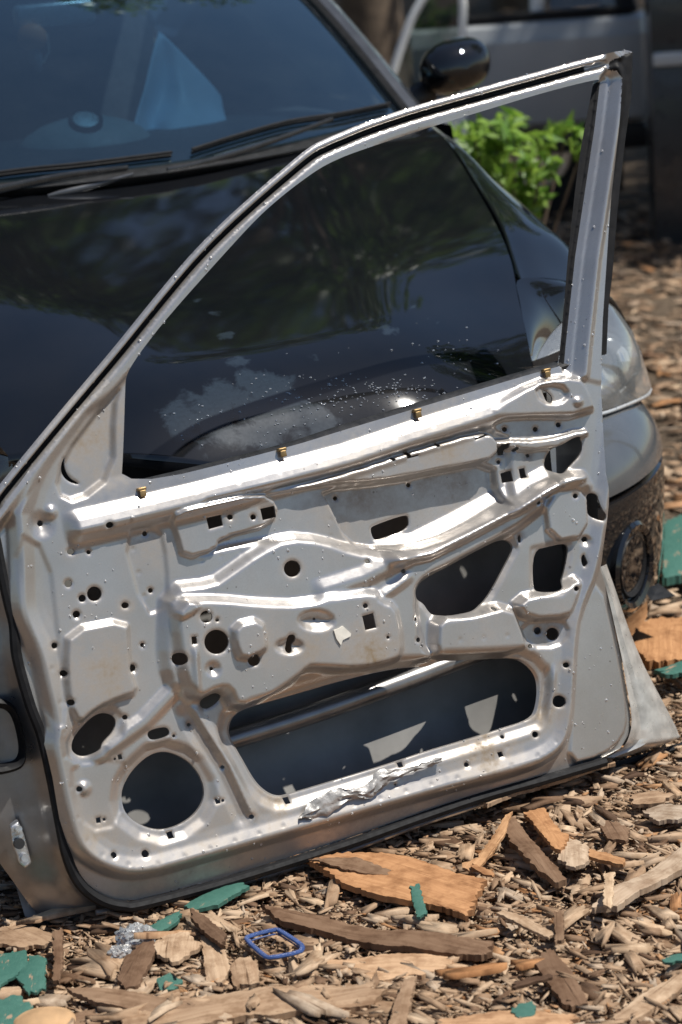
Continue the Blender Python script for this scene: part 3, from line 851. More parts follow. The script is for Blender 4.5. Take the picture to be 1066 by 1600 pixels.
ZC, ZE, HWX = smooth_tab(ZC), smooth_tab(ZE), smooth_tab(HWX)
rows = []
for i in range(60):
    t = (i / 59)
    r_ = []
    for k in range(61):
        s = -1 + 2 * k / 60
        yf = .01 + .13 * abs(s) ** 2; yb = 1.10 + .13 * s * s
        r_.append(hood_pt(s, yf + (yb - yf) * t ** 1.25))
    rows.append(r_)
front = [(p[0], p[1] + .004, p[2] - .02) for p in rows[0]]
bon = MB().grid([front] + rows).build('bonnet', M['bonnet'], car, sharp=None)
def hood_hit(px, py):
    f = lambda q: q[2] - hood_pt(min(1, max(-1, q[0] / np.interp(q[1], *HWX))), q[1])[2]
    lo, hi = 0.0, 1.1
    for _ in range(22):
        m = (lo + hi) / 2
        if f(cl_(px, py, m)) > 0: lo = m
        else: hi = m
    return cl_(px, py, lo)


# dried water marks (attribute drives their outline together with noise)
co = np.array([v.co[:] for v in bon.data.vertices]); st = np.zeros(len(co))
for px, py, r in ((285, 655, .035), (335, 645, .055), (345, 615, .035), (405, 650, .065), (415, 600, .045), (372, 565, .022), (352, 525, .02), (335, 490, .015), (445, 650, .05), (610, 515, .018), (575, 500, .012), (490, 560, .014), (312, 465, .012), (500, 655, .03), (392, 590, .03), (675, 500, .012), (640, 480, .012)):
    best = hood_hit(px, py)
    st = np.maximum(st, np.clip(1.25 - .8 * np.linalg.norm(co[:, :2] - best[:2], axis=1) / r, 0, 1))
at = bon.data.attributes.new('stain', 'FLOAT', 'POINT'); at.data.foreach_set('value', st.tolist())
mb = MB(); rr = random.Random(5)
for px, py, sx, sy, n in ((590, 612, 60, 14, 150), (420, 640, 35, 35, 50), (700, 560, 60, 30, 30), (310, 655, 30, 15, 20), (500, 630, 50, 20, 50)):
    for _ in range(n):
        x_, y_ = px + rr.gauss(0, sx), py + rr.gauss(0, sy)
        q = hood_hit(x_, y_)
        s_ = q[0] / np.interp(q[1], *HWX)
        if abs(s_) > .97: continue
        p = hood_pt(s_, q[1]); r = rr.choice((.001, .0013, .0018, .0024))
        mb.sphere(p, r, 8, 5, (1, 1, .6))
tag(mb.build('water_drops', M['water'], car, sharp=None), kind='stuff')

# wings
SEC = {.42: [(.575, .762), (.65, .735), (.73, .695), (.80, .64), (.85, .56), (.868, .45), (.86, .30), (.85, .12)],
       .60: [(.632, .808), (.70, .796), (.775, .764), (.828, .70), (.855, .61), (.870, .48), (.87, .36), (.86, .33)],
       .72: [(.664, .836), (.73, .823), (.79, .787), (.835, .73), (.858, .64), (.872, .56), (.874, .54), (.86, .53)],
       .88: [(.699, .871), (.75, .857), (.80, .82), (.838, .76), (.858, .68), (.870, .58), (.872, .56), (.86, .55)],
       1.02: [(.730, .902), (.775, .885), (.815, .845), (.843, .785), (.858, .70), (.868, .50), (.868, .36), (.86, .34)],
       1.15: [(.752, .929), (.79, .909), (.825, .87), (.848, .81), (.86, .72), (.866, .50), (.86, .30), (.84, .20)],
       1.30: [(.765, .952), (.80, .932), (.832, .892), (.85, .83), (.86, .74), (.866, .50), (.86, .30), (.84, .20)]}
ysec = sorted(SEC)
for sgn in (1, -1):
    rows = []
    for k in range(8):
        pts = [(y, *SEC[y][k]) for y in ysec]; pts = [(y, x - (.018 if y > .55 and x > .8 else 0), z) for y, x, z in pts]; pts[0] = [(.418, .574, .759), (.44, .65, .746), (.47, .73, .719), (.50, .805, .684), (.52, .860, .60), (.52, .870, .45), (.51, .855, .30), (.50, .845, .12)][k]; rows.append(spline(pts, 40))
    rows = np.array(rows)              # [8][40][3] -> y,x,z
    fine_ = [spline(rows[:, j, :], 40) for j in range(40)]
    g = [[(sgn * (p[1] + (.004 if i == 0 else 0)), p[0], p[2]) for i, p in enumerate(r_)] for r_ in fine_]
    g = [[(sgn * .004 + r_[0][0] - sgn * .004, r_[0][1], r_[0][2] - .02)] + r_ for r_ in g]
    if sgn > 0: g = [r_[::-1] for r_ in g]
    MB().grid(g).build('wing', M['paint'], car, sharp=None)

# bumper: lofted round the nose
PLAN = [(0, 0), (.20, .005), (.38, .03), (.52, .07), (.63, .125), (.72, .195), (.795, .28), (.845, .37), (.874, .48), (.876, .60)]
half = spline(PLAN, 50)
plan = np.vstack([np.column_stack([-half[::-1, 0], half[::-1, 1]]), half[1:]])


def ring(z, inset):
    out = []
    for i, (x, y) in enumerate(plan):
        a, b = plan[max(0, i - 1)], plan[min(len(plan) - 1, i + 1)]; t = b - a; t /= np.linalg.norm(t)
        nx, ny = -t[1], t[0]          # pointing to the inside (back)
        out.append((x + nx * inset, y + ny * inset, z))
    return out


prof_up = [(.535, .125), (.531, .105), (.524, .085), (.510, .060), (.488, .034), (.462, .016), (.435, .005), (.408, .002), (.400, .012)]
prof_lo = [(.398, .016), (.392, .004), (.37, .0), (.30, .002), (.22, .006), (.15, .016), (.10, .032), (.06, .06), (.05, .10)]
MB().grid([ring(z, i) for z, i in prof_up]).build('bumper_top', M['sky_grey'], car, sharp=50)
bl = MB().grid([ring(z, i) for z, i in prof_lo]).build('bumper', M['paint'], car, sharp=50)
# grille panel between the bonnet lip and the bumper
MB().grid([[(x * .9, y + .10 + .0 * x, z) for x, y in [(p[0], p[1]) for p in plan[20:79]]] for z in (.66, .62, .53)]).build('grille', M['plastic'], car)
# fog lamps
for sgn in (1, -1):
    c = np.array([sgn * .655, .15, .255]); ndir = np.array([sgn * .62, -.78, 0.0]); tx = np.array([-ndir[1], ndir[0], 0]); tz = np.array([0, 0, 1.0])
    def disc(prof, n=28):
        return [[tuple(c + tx * (r * math.cos(2 * math.pi * k / n)) + tz * (r * math.sin(2 * math.pi * k / n)) + ndir * d) for k in range(n + 1)] for r, d in prof]
    fg = MB().grid(disc([(.085, -.02), (.085, .006), (.078, .012), (.068, .008), (.062, -.012)])).build('fog_lamp', M['paint'], car)
    MB().grid(disc([(.062, -.004), (.057, .006), (.050, .002), (.046, -.02)])).build('lamp_ring', M['rubber'], fg)
    MB().grid(disc([(.047, -.012), (.03, -.006), (.001, -.004)])).build('lens', M['housing'], fg)

# headlights
HB = [(.45, .150, .555), (.56, .19, .540), (.66, .245, .528), (.76, .325, .516), (.828, .40, .503), (.868, .46, .496)]
HT = [(.465, .147, .643), (.53, .25, .652), (.60, .34, .662), (.66, .40, .669), (.735, .45, .672), (.80, .492, .665), (.858, .514, .600)]
HE = [(.474, .146, .654), (.506, .24, .697), (.543, .34, .732), (.576, .414, .757), (.65, .438, .745), (.73, .468, .717), (.805, .498, .683), (.859, .518, .603)]
hb, ht, he = spline(HB, 30), spline(HT, 30), spline(HE, 30)
for sgn in (1, -1):
    def patch(off, bul):
        rows = []
        for j in range(17):
            t = j / 16; r_ = []
            for i in range(30):
                p = hb[i] * (1 - t) + ht[i] * t
                k = math.sin(math.pi * t) * math.sin(math.pi * min(1, i / 29 * .9 + .08))
                nrm = np.array([.45, -.75, .48])
                p = p + nrm * (bul * k + off)
                r_.append((sgn * p[0], p[1], p[2]))
            rows.append(r_ if sgn > 0 else r_[::-1])
        return rows
    hl = MB().grid(patch(.006, .035)).build('headlight', M['lens'], car)
    MB().grid(patch(-.05, -.02)).build('lamp_housing', M['housing'], hl)
    for (f, t, r) in ((.30, .40, .050), (.60, .44, .068), (.86, .42, .042)):
        i = int(f * 29); p = hb[i] * (1 - t) + ht[i] * t + np.array([.45, -.75, .48]) * -.022
        ax = Vector((.18 * sgn, -.95, .15)).normalized(); q = ax.to_track_quat('Z', 'Y').to_matrix()
        rows = [[tuple(Vector((sgn * p[0], p[1], p[2])) + q @ Vector((rr_ * math.cos(k * .2618), rr_ * math.sin(k * .2618), d))) for k in range(25)] for rr_, d in ((r, .012), (r * .97, .004), (r * .8, -.016), (r * .5, -.03), (r * .2, -.036), (.001, -.036))]
        MB().grid(rows).build('reflector', M['chrome'], hl)
    ap = [[tuple((he[i] * (1 - t) + ht[i] * t + np.array([.25, -.5, .5]) * (.018 * math.sin(math.pi * t) * math.sin(math.pi * i / 29) + .010 * t)) * np.array([sgn, 1, 1])) for i in range(30)] for t in np.linspace(0, 1, 10)]
    MB().grid(ap if sgn < 0 else [r_[::-1] for r_ in ap]).build('lamp_surround', M['paint'], car, sharp=None)
    rim = [(sgn * p[0], p[1] - .006, p[2] - .002) for p in hb]
    MB().tube(rim, .0035, 8).build('headlight_rim', M['housing'], hl)

# cowl, windscreen, pillars, roof
def ws(s, t):
    """windscreen surface: s -1..1 across, t 0..1 up"""
    b = np.array([s * .715, 1.075 + .205 * abs(s) ** 2.2, .955 + .02 * s * s]); u = np.array([s * .60, 1.93 + .10 * s * s, 1.375 - .012 * s * s])
    p = b * (1 - t) + u * t; p[2] += .025 * math.sin(math.pi * t) ; p[1] -= .012 * math.sin(math.pi * t)
    return p


MB().grid([[tuple(ws(-1 + k / 20, j / 14)) for k in range(41)] for j in range(15)]).build('windscreen', M['glass'], car)
MB().grid([[tuple(np.array([s * np.interp(yb, *HWX) * .995, yb - .03, hood_pt(s, yb)[2] - .028]) if j == 0 else (ws(s, 0) + np.array([0, -.05 + .05 * (j - 1), -.012 + .008 * (j - 1)])))
           for s, yb in [(-1 + k / 20, 1.10 + .13 * (-1 + k / 20) ** 2) for k in range(41)]] for j in range(3)]).build('cowl', M['plastic'], car)
for sgn in (1, -1):
    pl = [ws(sgn * 1.0, t) for t in np.linspace(-.05, 1.05, 14)]
    # dark ceramic edge, then painted pillar
    rows = []
    for dx, dz, dy in ((-.030, .001, 0), (.008, .004, .0), (.012, .016, .0), (.030, .022, .006), (.052, .012, .02), (.066, -.014, .04), (.066, -.05, .06)):
        rows.append([(p[0] + sgn * dx, p[1] + dy, p[2] + dz) for p in pl])
    if sgn > 0: rows = rows[::-1]
    MB().grid(rows[:-1] if sgn < 0 else rows).build('windscreen_pillar', M['pillar'], car, sharp=35)
    MB().tube([(p[0] + sgn * .004, p[1] - .002, p[2] + .008) for p in pl], .010, 6).build('pillar_seal', M['rubber'], car)
ro = []
for j in range(12):
    y = 1.93 + 1.45 * j / 11
    ro.append([(s * (.605 + .01 * math.sin(j / 11 * 3.14)), y + .10 * s * s * (1 - j / 11 * 2), 1.375 + .05 * math.sin(math.pi * j / 11) - .03 * s * s) for s in np.linspace(-1, 1, 21)])
MB().grid(ro).build('roof', M['paint'], car)
# sides and tail of the body
for sgn in (1, -1):
    prof = [(.605, 1.37), (.66, 1.34), (.80, 1.00), (.845, .93), (.866, .75), (.868, .5), (.85, .22)]
    yy = [1.31, 1.7, 2.2, 2.8, 3.3, 3.7, 3.95]
    low = MB().grid([[(sgn * x * (1 if y < 3.5 else .96), y, z) for x, z in prof[3:]][::sgn] for y in yy]).build('body_side', M['paint'], car)
    MB().grid([[(sgn * prof[3][0], 1.75, .93), (sgn * .70, 1.98, 1.30)][::sgn], [(sgn * prof[3][0], 2.6, .93), (sgn * .67, 2.6, 1.36)][::sgn], [(sgn * prof[3][0], 3.5, .93), (sgn * .66, 3.2, 1.34)][::sgn]]).build('side_window', M['vglass'], car)
    # mirror
    if True:
        c0 = np.array([.985, 1.60, 1.024])
        rows = []
        for i in range(15):
            a = math.pi * i / 14
            r_ = []
            for k in range(25):
                b = 2 * math.pi * k / 24
                x, y, z = math.sin(a) * math.cos(b), math.cos(a), math.sin(a) * math.sin(b)
                sx = math.copysign(abs(x) ** .82, x) * .092; sz = math.copysign(abs(z) ** .85, z) * (.066 if z > 0 else .060)
                yy_ = -y * .075 if y > 0 else -y * .03
                r_.append((sgn * (c0[0] + sx), c0[1] + yy_ + .10 * sx, c0[2] + sz + .10 * sx))
            rows.append(r_[::sgn])
        mi = MB().grid(rows).build('door_mirror', M['paint'], car)
        MB().tube([(sgn * .83, 1.62, .935), (sgn * .88, 1.62, .95), (sgn * .93, 1.62, .975)], [.045, .036, .03], 12, .8).build('mirror_arm', M['plastic'], mi)
    for yw, zw in ((.74, .25), (3.15, .29)):
        wh = MB().tube([(sgn * .66, yw, zw), (sgn * .68, yw, zw), (sgn * .82, yw, zw), (sgn * .84, yw, zw)], [.24, .28, .28, .25], 32).build('wheel', M['tyre'], car)
        MB().tube([(sgn * .80, yw, zw), (sgn * .845, yw, zw)], [.19, .17], 24).build('rim', M['steel'], wh)
MB().grid([[(s * .83, 3.95 + .08 * (1 - s * s), z) for s in np.linspace(1, -1, 15)] for z in (.25, .5, .8, .95)]).build('tail_panel', M['paint'], car)
MB().grid([[(s * .80, y, z) for s in np.linspace(-1, 1, 9)] for y, z in ((3.3, 1.0), (3.6, .99), (3.98, .955))]).build('boot_lid', M['paint'], car)
MB().grid([[(s * (.60 + .15 * j), 3.38 + .35 * j, 1.35 - .35 * j) for s in np.linspace(-1, 1, 9)] for j in (0, .5, 1)]).build('rear_window', M['vglass'], car)
MB().grid([[(s * .8, y, z) for s in np.linspace(-1, 1, 5)] for y, z in ((.25, .14), (1.2, .22), (3.9, .24))]).build('floor_pan', M['plastic'], car)
# inside: dashboard, seats, wheel
MB().grid([[(s * .70, y + .19 * s * s, z - .02 * s * s) for s in np.linspace(-1, 1, 21)] for y, z in ((1.10, .935), (1.25, .955), (1.5, .965), (1.72, .955), (1.80, .90), (1.80, .6))]).build('dashboard', M['dash'], car)
pd = cl_(140, 250, 1.5)
MB().sphere((pd[0], 1.52, .93), 1, 20, 10, (.16, .13, .085)).build('instrument_hood', M['dashpale'], car)
for x in (-.36, .36):
    MB().box((x, 2.45, .55), (.48, .5, .22), .06).box((x, 2.72, .88), (.46, .16, .62), .06, Matrix.Rotation(R(-12), 4, 'X')).box((x, 2.80, 1.22), (.26, .11, .17), .045).build('seat', M['seat'], car)
MB().box((0, 3.2, .8), (1.25, .2, .6), .06).build('rear_seat', M['seat'], car)
an = [2 * math.pi * k / 32 for k in range(33)]
MB().tube([(-.36 + .185 * math.cos(a), 1.95 + .06 * math.sin(a), .93 + .17 * math.sin(a)) for a in an], .014, 8).box((-.36, 1.96, .93), (.30, .02, .05), .008).build('steering_wheel', M['dash'], car)
mp_ = cl_(85, 22, 1.72)
MB().box((mp_[0], mp_[1], mp_[2]), (.19, .03, .055), .012).build('rear_view_mirror', M['housing'], car)
# round ring and disc modelled in place of a reflection low on the screen
dp = cl_(135, 183, 1.27)
def onscreen(px, py):
    best = None
    for s in np.linspace(-1, 1, 161):
        for t in np.linspace(0, 1, 81):
            p = ws(s, t); q = cl_(px, py, p[1]); e = (q[0] - p[0]) ** 2 + (q[2] - p[2]) ** 2
            if best is None or e < best[0]: best = (e, s, t)
    return best[1], best[2]
s0, t0 = onscreen(135, 183)
p0 = ws(s0, t0); e1 = ws(s0 + .02, t0) - p0; e1 /= np.linalg.norm(e1); e2 = ws(s0, t0 + .02) - p0; e2 -= e1 * (e2 @ e1); e2 /= np.linalg.norm(e2); e3 = np.cross(e1, e2)
if e3[2] < 0: e3 = -e3
rows = [[tuple(p0 - e3 * (.004 + d) + e1 * (r * math.cos(a)) + e2 * (r * math.sin(a))) for a in an] for r, d in ((.036, .0), (.036, .012), (.028, .012), (.027, .002))]
refl_ring = MB().grid(rows).build('reflection_ring', M['rubber'], car)
MB().grid([[tuple(p0 - e3 * (.006 + d) + e1 * (r * math.cos(a)) + e2 * (r * math.sin(a))) for a in an] for r, d in ((.027, .0), (.018, -.001), (.001, -.002))]).build('disc', M['housing'], refl_ring)

# wipers, resting along the foot of the screen
def wiper(pxs, arm):
    q = [ws(*onscreen(*p)) for p in pxs]
    q = spline(np.array(q), 16)
    w_ = MB().tube([p + np.array([0, -.010, .013]) for p in q], .0035, 6).tube([p + np.array([0, -.003, .005]) for p in q], .0035, 6, .8)
    o = w_.build('wiper', M['rubber'], car)
    a_ = spline(np.array([cl_(*p) for p in arm]), 10)
    MB().tube(a_, np.linspace(.0045, .009, 10), 8, .6).build('wiper_arm', M['wiper'], o)
    return o
wiper([(300, 243), (380, 218), (450, 197), (530, 184), (606, 170)], [(520, 186, 1.16), (400, 230, 1.09), (300, 260, 1.05), (262, 268, 1.04)])
w2 = wiper([(-60, 292), (40, 276), (130, 262), (265, 248)], [(200, 262, 1.07), (100, 275, 1.05), (-20, 300, 1.02)])
a_ = spline(np.array([cl_(*p) for p in ((75, 306, 1.03), (140, 292, 1.03), (208, 272, 1.03))]), 8)
MB().tube(a_, [.003, .006, .007, .007, .006, .005, .004, .003], 10, .6).build('wiper_arm', M['pillar'], w2)

# things inside the car: folded pale sheet on the dash, hanging ornament
sh = [[(248, 48, 1.72), (262, 60, 1.70), (290, 88, 1.70), (325, 125, 1.70), (346, 150, 1.72)],
      [(238, 88, 1.66), (258, 100, 1.69), (288, 130, 1.66), (330, 168, 1.66), (352, 180, 1.68)],
      [(226, 140, 1.60), (250, 150, 1.66), (285, 165, 1.62), (325, 190, 1.60), (360, 206, 1.62)],
      [(214, 180, 1.56), (240, 190, 1.62), (270, 200, 1.55), (315, 212, 1.56), (365, 224, 1.58)],
      [(200, 240, 1.50), (240, 236, 1.56), (272, 234, 1.49), (320, 232, 1.50), (372, 234, 1.52)]]
P4 = np.array([[cl_(*p) for p in r_] for r_ in sh])
rows = [spline(r_, 24) for r_ in P4]; rows = np.array([spline(np.array(rows)[:, i, :], 24) for i in range(24)])
shv = []
c_, s_ = math.cos(CPSI), math.sin(CPSI)
def c2w(p): return (-.04 + c_ * p[0] - s_ * p[1], 3.62 + s_ * p[0] + c_ * p[1], p[2])
so_ = MB().grid([[c2w(p) for p in r_] for r_ in rows]).build('folded_sheet', M['sheet'])
md = so_.modifiers.new('t', 'SOLIDIFY'); md.thickness = .002
tag(so_, 'creased pale blue sheet standing on the dashboard behind the windscreen', 'sheet')
orn = empty('hanging_ornament', c2w(cl_(50, 110, 1.68)), 0, 'orange ornament with a cord hanging from the rear-view mirror', 'ornament')
o0 = np.array(c2w(cl_(50, 110, 1.68)))
tp = [np.array(c2w(cl_(*p, 1.68))) - o0 for p in ((48, 28), (44, 45), (40, 60), (46, 70))]
tp2 = [np.array(c2w(cl_(*p, 1.68))) - o0 for p in ((60, 38), (74, 55), (77, 80), (68, 98))]
MB().tube(tp, .002, 6).tube(tp2, .002, 6).build('cord', M['label'], orn)
MB().sphere(np.array(c2w(cl_(50, 58, 1.68))) - o0, .034, 14, 8, (1, .6, .9)).build('charm', plain('orange_charm', (.85, .30, .12), .5), orn)
MB().tube([np.array(c2w(cl_(*p, 1.68))) - o0 for p in ((52, 72), (56, 92), (62, 112))], [.012, .016, .004], 8).build('tassel', plain('grey_tassel', (.2, .22, .26), .8), orn)


# ================================================================== WOOD CHIPS AND BOARDS
def chips(n, xr, yr, lmed, sig, name, zmax, tone_fn, mask=None, K=12, thick=(.0012, .0042)):
    x = rng.uniform(*xr, n * 3); y = rng.uniform(*yr, n * 3)
    if mask is not None:
        m = mask(x, y); x, y = x[m], y[m]
    x, y = x[:n], y[:n]; n = len(x)
    L = np.clip(np.exp(rng.normal(math.log(lmed), sig, n)), .006, .13); W = L * rng.uniform(.12, .62, n); W = np.minimum(W, .045)
    T = rng.uniform(*thick, n) * np.clip(L / .03, .5, 1.6)
    yaw = rng.uniform(0, 2 * math.pi, n); k = rng.random(n) < .45; yaw[k] = rng.normal(-.5, .5, k.sum())
    ti = rng.normal(0, .17, n) * np.clip(.03 / L, .25, 1.4); ti2 = rng.normal(0, .18, n) * np.clip(.03 / L, .3, 1.4)
    # outline
    # a torn strip: straight long sides, saw-toothed ends
    base = np.array([(-.5, -.5), (0, -.5), (.5, -.5), (.36, -.26), (.54, -.04), (.38, .2), (.5, .5), (.05, .5), (-.46, .5), (-.54, .22), (-.36, .02), (-.52, -.24)])
    out = base[None] + rng.normal(0, 1, (n, K, 2)) * np.array([[.10, .035]])
    out[:, :, 0] += rng.normal(0, .22, (n, 1)) * out[:, :, 1] * 1.2          # slanted break
    side_ = rng.choice([-1, 0, 0, 0, 1], n)[:, None]
    out[:, :, 1] = out[:, :, 1] * (1 - .85 * np.clip(out[:, :, 0] * side_ + .5, 0, 1) * (side_ != 0)) + rng.normal(0, .12, (n, 1)) * (out[:, :, 0] ** 2) * 2
    out[:, :, 0] *= L[:, None]; out[:, :, 1] *= W[:, None]
    z0 = np.zeros((n, K))
    warp = rng.normal(0, .05, n)[:, None] * (out[:, :, 0] ** 2 / L[:, None])
    top = np.dstack([out, z0 + T[:, None] + warp]); bot = np.dstack([out, z0 + warp])
    V = np.concatenate([top, bot], 1)                   # n,2K,3
    ct, s_t = np.cos(ti), np.sin(ti); X = V[:, :, 0] * ct[:, None] - V[:, :, 2] * s_t[:, None]; Z = V[:, :, 0] * s_t[:, None] + V[:, :, 2] * ct[:, None]
    c2, s2 = np.cos(ti2), np.sin(ti2); Y = V[:, :, 1] * c2[:, None] - Z * s2[:, None]; Z = V[:, :, 1] * s2[:, None] + Z * c2[:, None]
    cy, sy = np.cos(yaw), np.sin(yaw)
    gz = np.array([ghash(a, b) for a, b in zip(x, y)])
    zc = gz + .002 + rng.random(n) ** 1.6 * zmax + np.abs(s_t) * L * .35
    P = np.dstack([X * cy[:, None] - Y * sy[:, None] + x[:, None], X * sy[:, None] + Y * cy[:, None] + y[:, None], Z + zc[:, None]]).reshape(-1, 3)
    b = (np.arange(n) * 2 * K)[:, None]
    loops_top = b + np.arange(K)[None]
    i = np.arange(K); j = (i + 1) % K
    side = (b[:, :, None] + np.stack([i + K, j + K, j, i], 1)[None]).reshape(n, -1)
    lv = np.concatenate([loops_top, side], 1).ravel()
    tot = np.tile(np.array([K] + [4] * K), n)
    me = bpy.data.meshes.new(name)
    me.vertices.add(len(P)); me.vertices.foreach_set('co', P.ravel().astype(np.float32))
    me.loops.add(len(lv)); me.loops.foreach_set('vertex_index', lv.astype(np.int32))
    me.polygons.add(len(tot)); st_ = np.concatenate([[0], np.cumsum(tot)[:-1]])
    me.polygons.foreach_set('loop_start', st_.astype(np.int32)); me.polygons.foreach_set('loop_total', tot.astype(np.int32))
    me.update(calc_edges=True)
    uv = me.uv_layers.new(name='grain')
    off = rng.uniform(0, 50, (n, 1, 2)); uvv = np.concatenate([out, out], 1) + off
    uv.data.foreach_set('uv', uvv.reshape(-1, 2)[lv].ravel().astype(np.float32))
    tone = tone_fn(n)
    at = me.attributes.new('tone', 'FLOAT', 'FACE'); at.data.foreach_set('value', np.repeat(tone, K + 1).astype(np.float32))
    o = link(name, me, M['wood'], smooth=False)
    return tag(o, kind='stuff')


def tones(n):
    t = rng.choice([.06, .16, .28, .36, .46, .54, .64, .74, .84, .92], n, p=[.04, .09, .14, .19, .17, .14, .11, .07, .02, .03])
    return np.clip(t + rng.normal(0, .025, n), 0, 1)


def near(x, y):
    return np.abs(x - .05) < .55 + .30 * (y - 2.4)


chips(36000, (-1.3, 1.9), (2.40, 4.3), .0068, .40, 'wood_chips', .020, tones, near)
chips(50000, (-1.3, 1.9), (2.40, 4.3), .0125, .52, 'wood_chips', .022, tones, near)
chips(8500, (-1.2, 1.8), (2.45, 4.4), .027, .38, 'wood_chips', .026, tones, near, thick=(.002, .005))
chips(900, (-1.2, 1.8), (2.45, 4.4), .055, .35, 'wood_chips', .030, tones, near, thick=(.003, .006))
chips(16000, (-2.8, 3.4), (1.9, 6.0), .030, .5, 'wood_chips', .024, tones, lambda x, y: ~near(x, y))
chips(9000, (-1.2, 3.2), (4.3, 9.5), .035, .6, 'wood_chips', .03, tones, lambda x, y: np.abs(x - .4) < 1.0 + .3 * (y - 4))


def board(name, poly, z, th, tone, label, cat='wood scrap', mat='wood', group=None, tilt=0.0, rough=1.0):
    """a flat splintered piece lying on the chips: outline followed on the ground plane"""
    q = []
    P = np.array([gpt(px, py, z)[:2] for px, py in poly]); m = len(P)
    main = np.linalg.svd(P - P.mean(0))[2][0]
    for i in range(m):
        a, b = P[i], P[(i + 1) % m]; L = np.linalg.norm(b - a); k = max(2, int(L / .004))
        ax = np.array([-(b - a)[1], (b - a)[0]]) / (L + 1e-9)
        along = abs(((b - a) / (L + 1e-9)) @ main)
        for t in range(k):
            jag = (1 - along) ** .7
            jit = 0 if t == 0 else random.gauss(0, (.0006 + .0022 * jag) * rough) + (.003 + .011 * jag) * rough * mnoise.noise((t * .45, i * 7.1, z * 99 + m))
            q.append(a + (b - a) * (t / k) + ax * jit)
    q = np.array(q); c = q.mean(0); n = len(q)
    u, s, vt = np.linalg.svd(P - P.mean(0)); ax = vt[0]; ay = np.array([-ax[1], ax[0]])
    lz = lambda p: z + tilt * ((p - c) @ ax) + .009 * mnoise.noise((p[0] * 9, p[1] * 9, z * 50)) * (1 if th > .003 else .4)
    # filled top by cdt
    g = [c + ax * a + ay * b for a in np.arange(-.5, .5, .012) for b in np.arange(-.3, .3, .012)]
    g = np.array(g); g = g[sdf(g, q, .02) > .004]
    A = np.vstack([q, g]) if len(g) else q
    co, _, fc, *_ = delaunay_2d_cdt([Vector(p) for p in A.tolist()], [(i, (i + 1) % n) for i in range(n)], [], 0, 1e-7, False)
    V = np.array([(p.x, p.y) for p in co]); m2 = len(V)
    okf = inside(V[np.array([list(f) for f in fc])].mean(1), q); fc = [f for f, k_ in zip(fc, okf) if k_]
    used = np.unique(np.array([list(f) for f in fc])); mp_ = np.full(m2, -1); mp_[used] = np.arange(len(used)); fc = [[int(mp_[i]) for i in f] for f in fc]; V = V[used]; m2 = len(V)
    d = sdf(V, q, .05)
    top = [(p[0] - c[0], p[1] - c[1], lz(p) + th - (.0018 if dd < .001 else 0) + .0012 * mnoise.noise((float((p - c) @ ax) * 20, float((p - c) @ ay) * 160, m))) for p, dd in zip(V, d)]
    bot = [(p[0] - c[0], p[1] - c[1], lz(p)) for p in V]
    fs = []
    cnt = {}
    for f in fc:
        f = list(f)
        a_ = V[f[0]]; b_ = V[f[1]]; c_2 = V[f[2]]
        if (b_[0] - a_[0]) * (c_2[1] - a_[1]) - (b_[1] - a_[1]) * (c_2[0] - a_[0]) < 0: f = f[::-1]
        fs.append(tuple(f)); fs.append(tuple(i + m2 for i in f[::-1]))
        for i in range(3):
            e = (f[i], f[(i + 1) % 3]); cnt[e] = 1
    for (a, b) in cnt:
        if (b, a) not in cnt: fs.append((b, a, a + m2, b + m2))
    o = pyd(name, top + bot, fs, M[mat], None, True, 35)
    o.location = (c[0], c[1], 0)
    me = o.data; uv = me.uv_layers.new(name='grain'); lp = np.zeros(len(me.loops), np.int32); me.loops.foreach_get('vertex_index', lp)
    W2 = np.vstack([V, V]) - c; uvv = np.column_stack([W2 @ ax, W2 @ ay]) + np.array([random.uniform(0, 30), random.uniform(0, 30)])
    uv.data.foreach_set('uv', uvv[lp].ravel().astype(np.float32))
    at = me.attributes.new('tone', 'FLOAT', 'FACE'); at.data.foreach_set('value', [tone] * len(me.polygons))
    return tag(o, label, cat, group)


board('wood_board', [(478, 1346), (540, 1340), (600, 1342), (650, 1352), (705, 1370), (758, 1384), (752, 1396), (746, 1408), (733, 1442), (690, 1428), (600, 1412), (533, 1388)], .030, .012, .85, 'wide orange board with a ragged end below the middle of the silver door')
board('wood_sliver', [(482, 1346), (560, 1346), (612, 1362), (600, 1368), (540, 1364)], .043, .005, .18, 'brown sliver lying on the left end of the wide orange board')
board('wood_plank', [(410, 1424), (500, 1438), (600, 1462), (700, 1472), (772, 1478), (762, 1500), (715, 1502), (610, 1488), (520, 1466), (440, 1448)], .028, .012, .15, 'long dark brown plank below the wide orange board, pointing at the blue plastic frame')
board('wood_plank', [(240, 1568), (400, 1556), (520, 1546), (582, 1542), (598, 1560), (586, 1578), (480, 1590), (380, 1600), (260, 1625), (150, 1640)], .026, .012, .33, 'long tan plank along the bottom edge, in front of the blue plastic frame')
board('wood_plank', [(105, 1550), (180, 1552), (250, 1560), (325, 1572), (318, 1582), (240, 1586), (150, 1574)], .030, .009, .22, 'dark narrow plank right of the green painted flakes')
board('wood_plank', [(925, 1428), (945, 1405), (1000, 1376), (1066, 1336), (1085, 1330), (1085, 1355), (1040, 1380), (1000, 1402), (965, 1426)], .034, .012, .60, 'long pale grey plank with a dark knot near the right edge')
board('wood_scrap', [(832, 1502), (862, 1488), (892, 1520), (918, 1568), (905, 1578), (880, 1576), (858, 1545)], .030, .010, .14, 'dark brown broken slab near the bottom right corner')
board('wood_scrap', [(818, 1272), (850, 1262), (864, 1290), (878, 1312), (890, 1318), (884, 1340), (868, 1346), (845, 1312)], .040, .009, .88, 'bright orange slab standing out in the heap right of the door', tilt=.1)
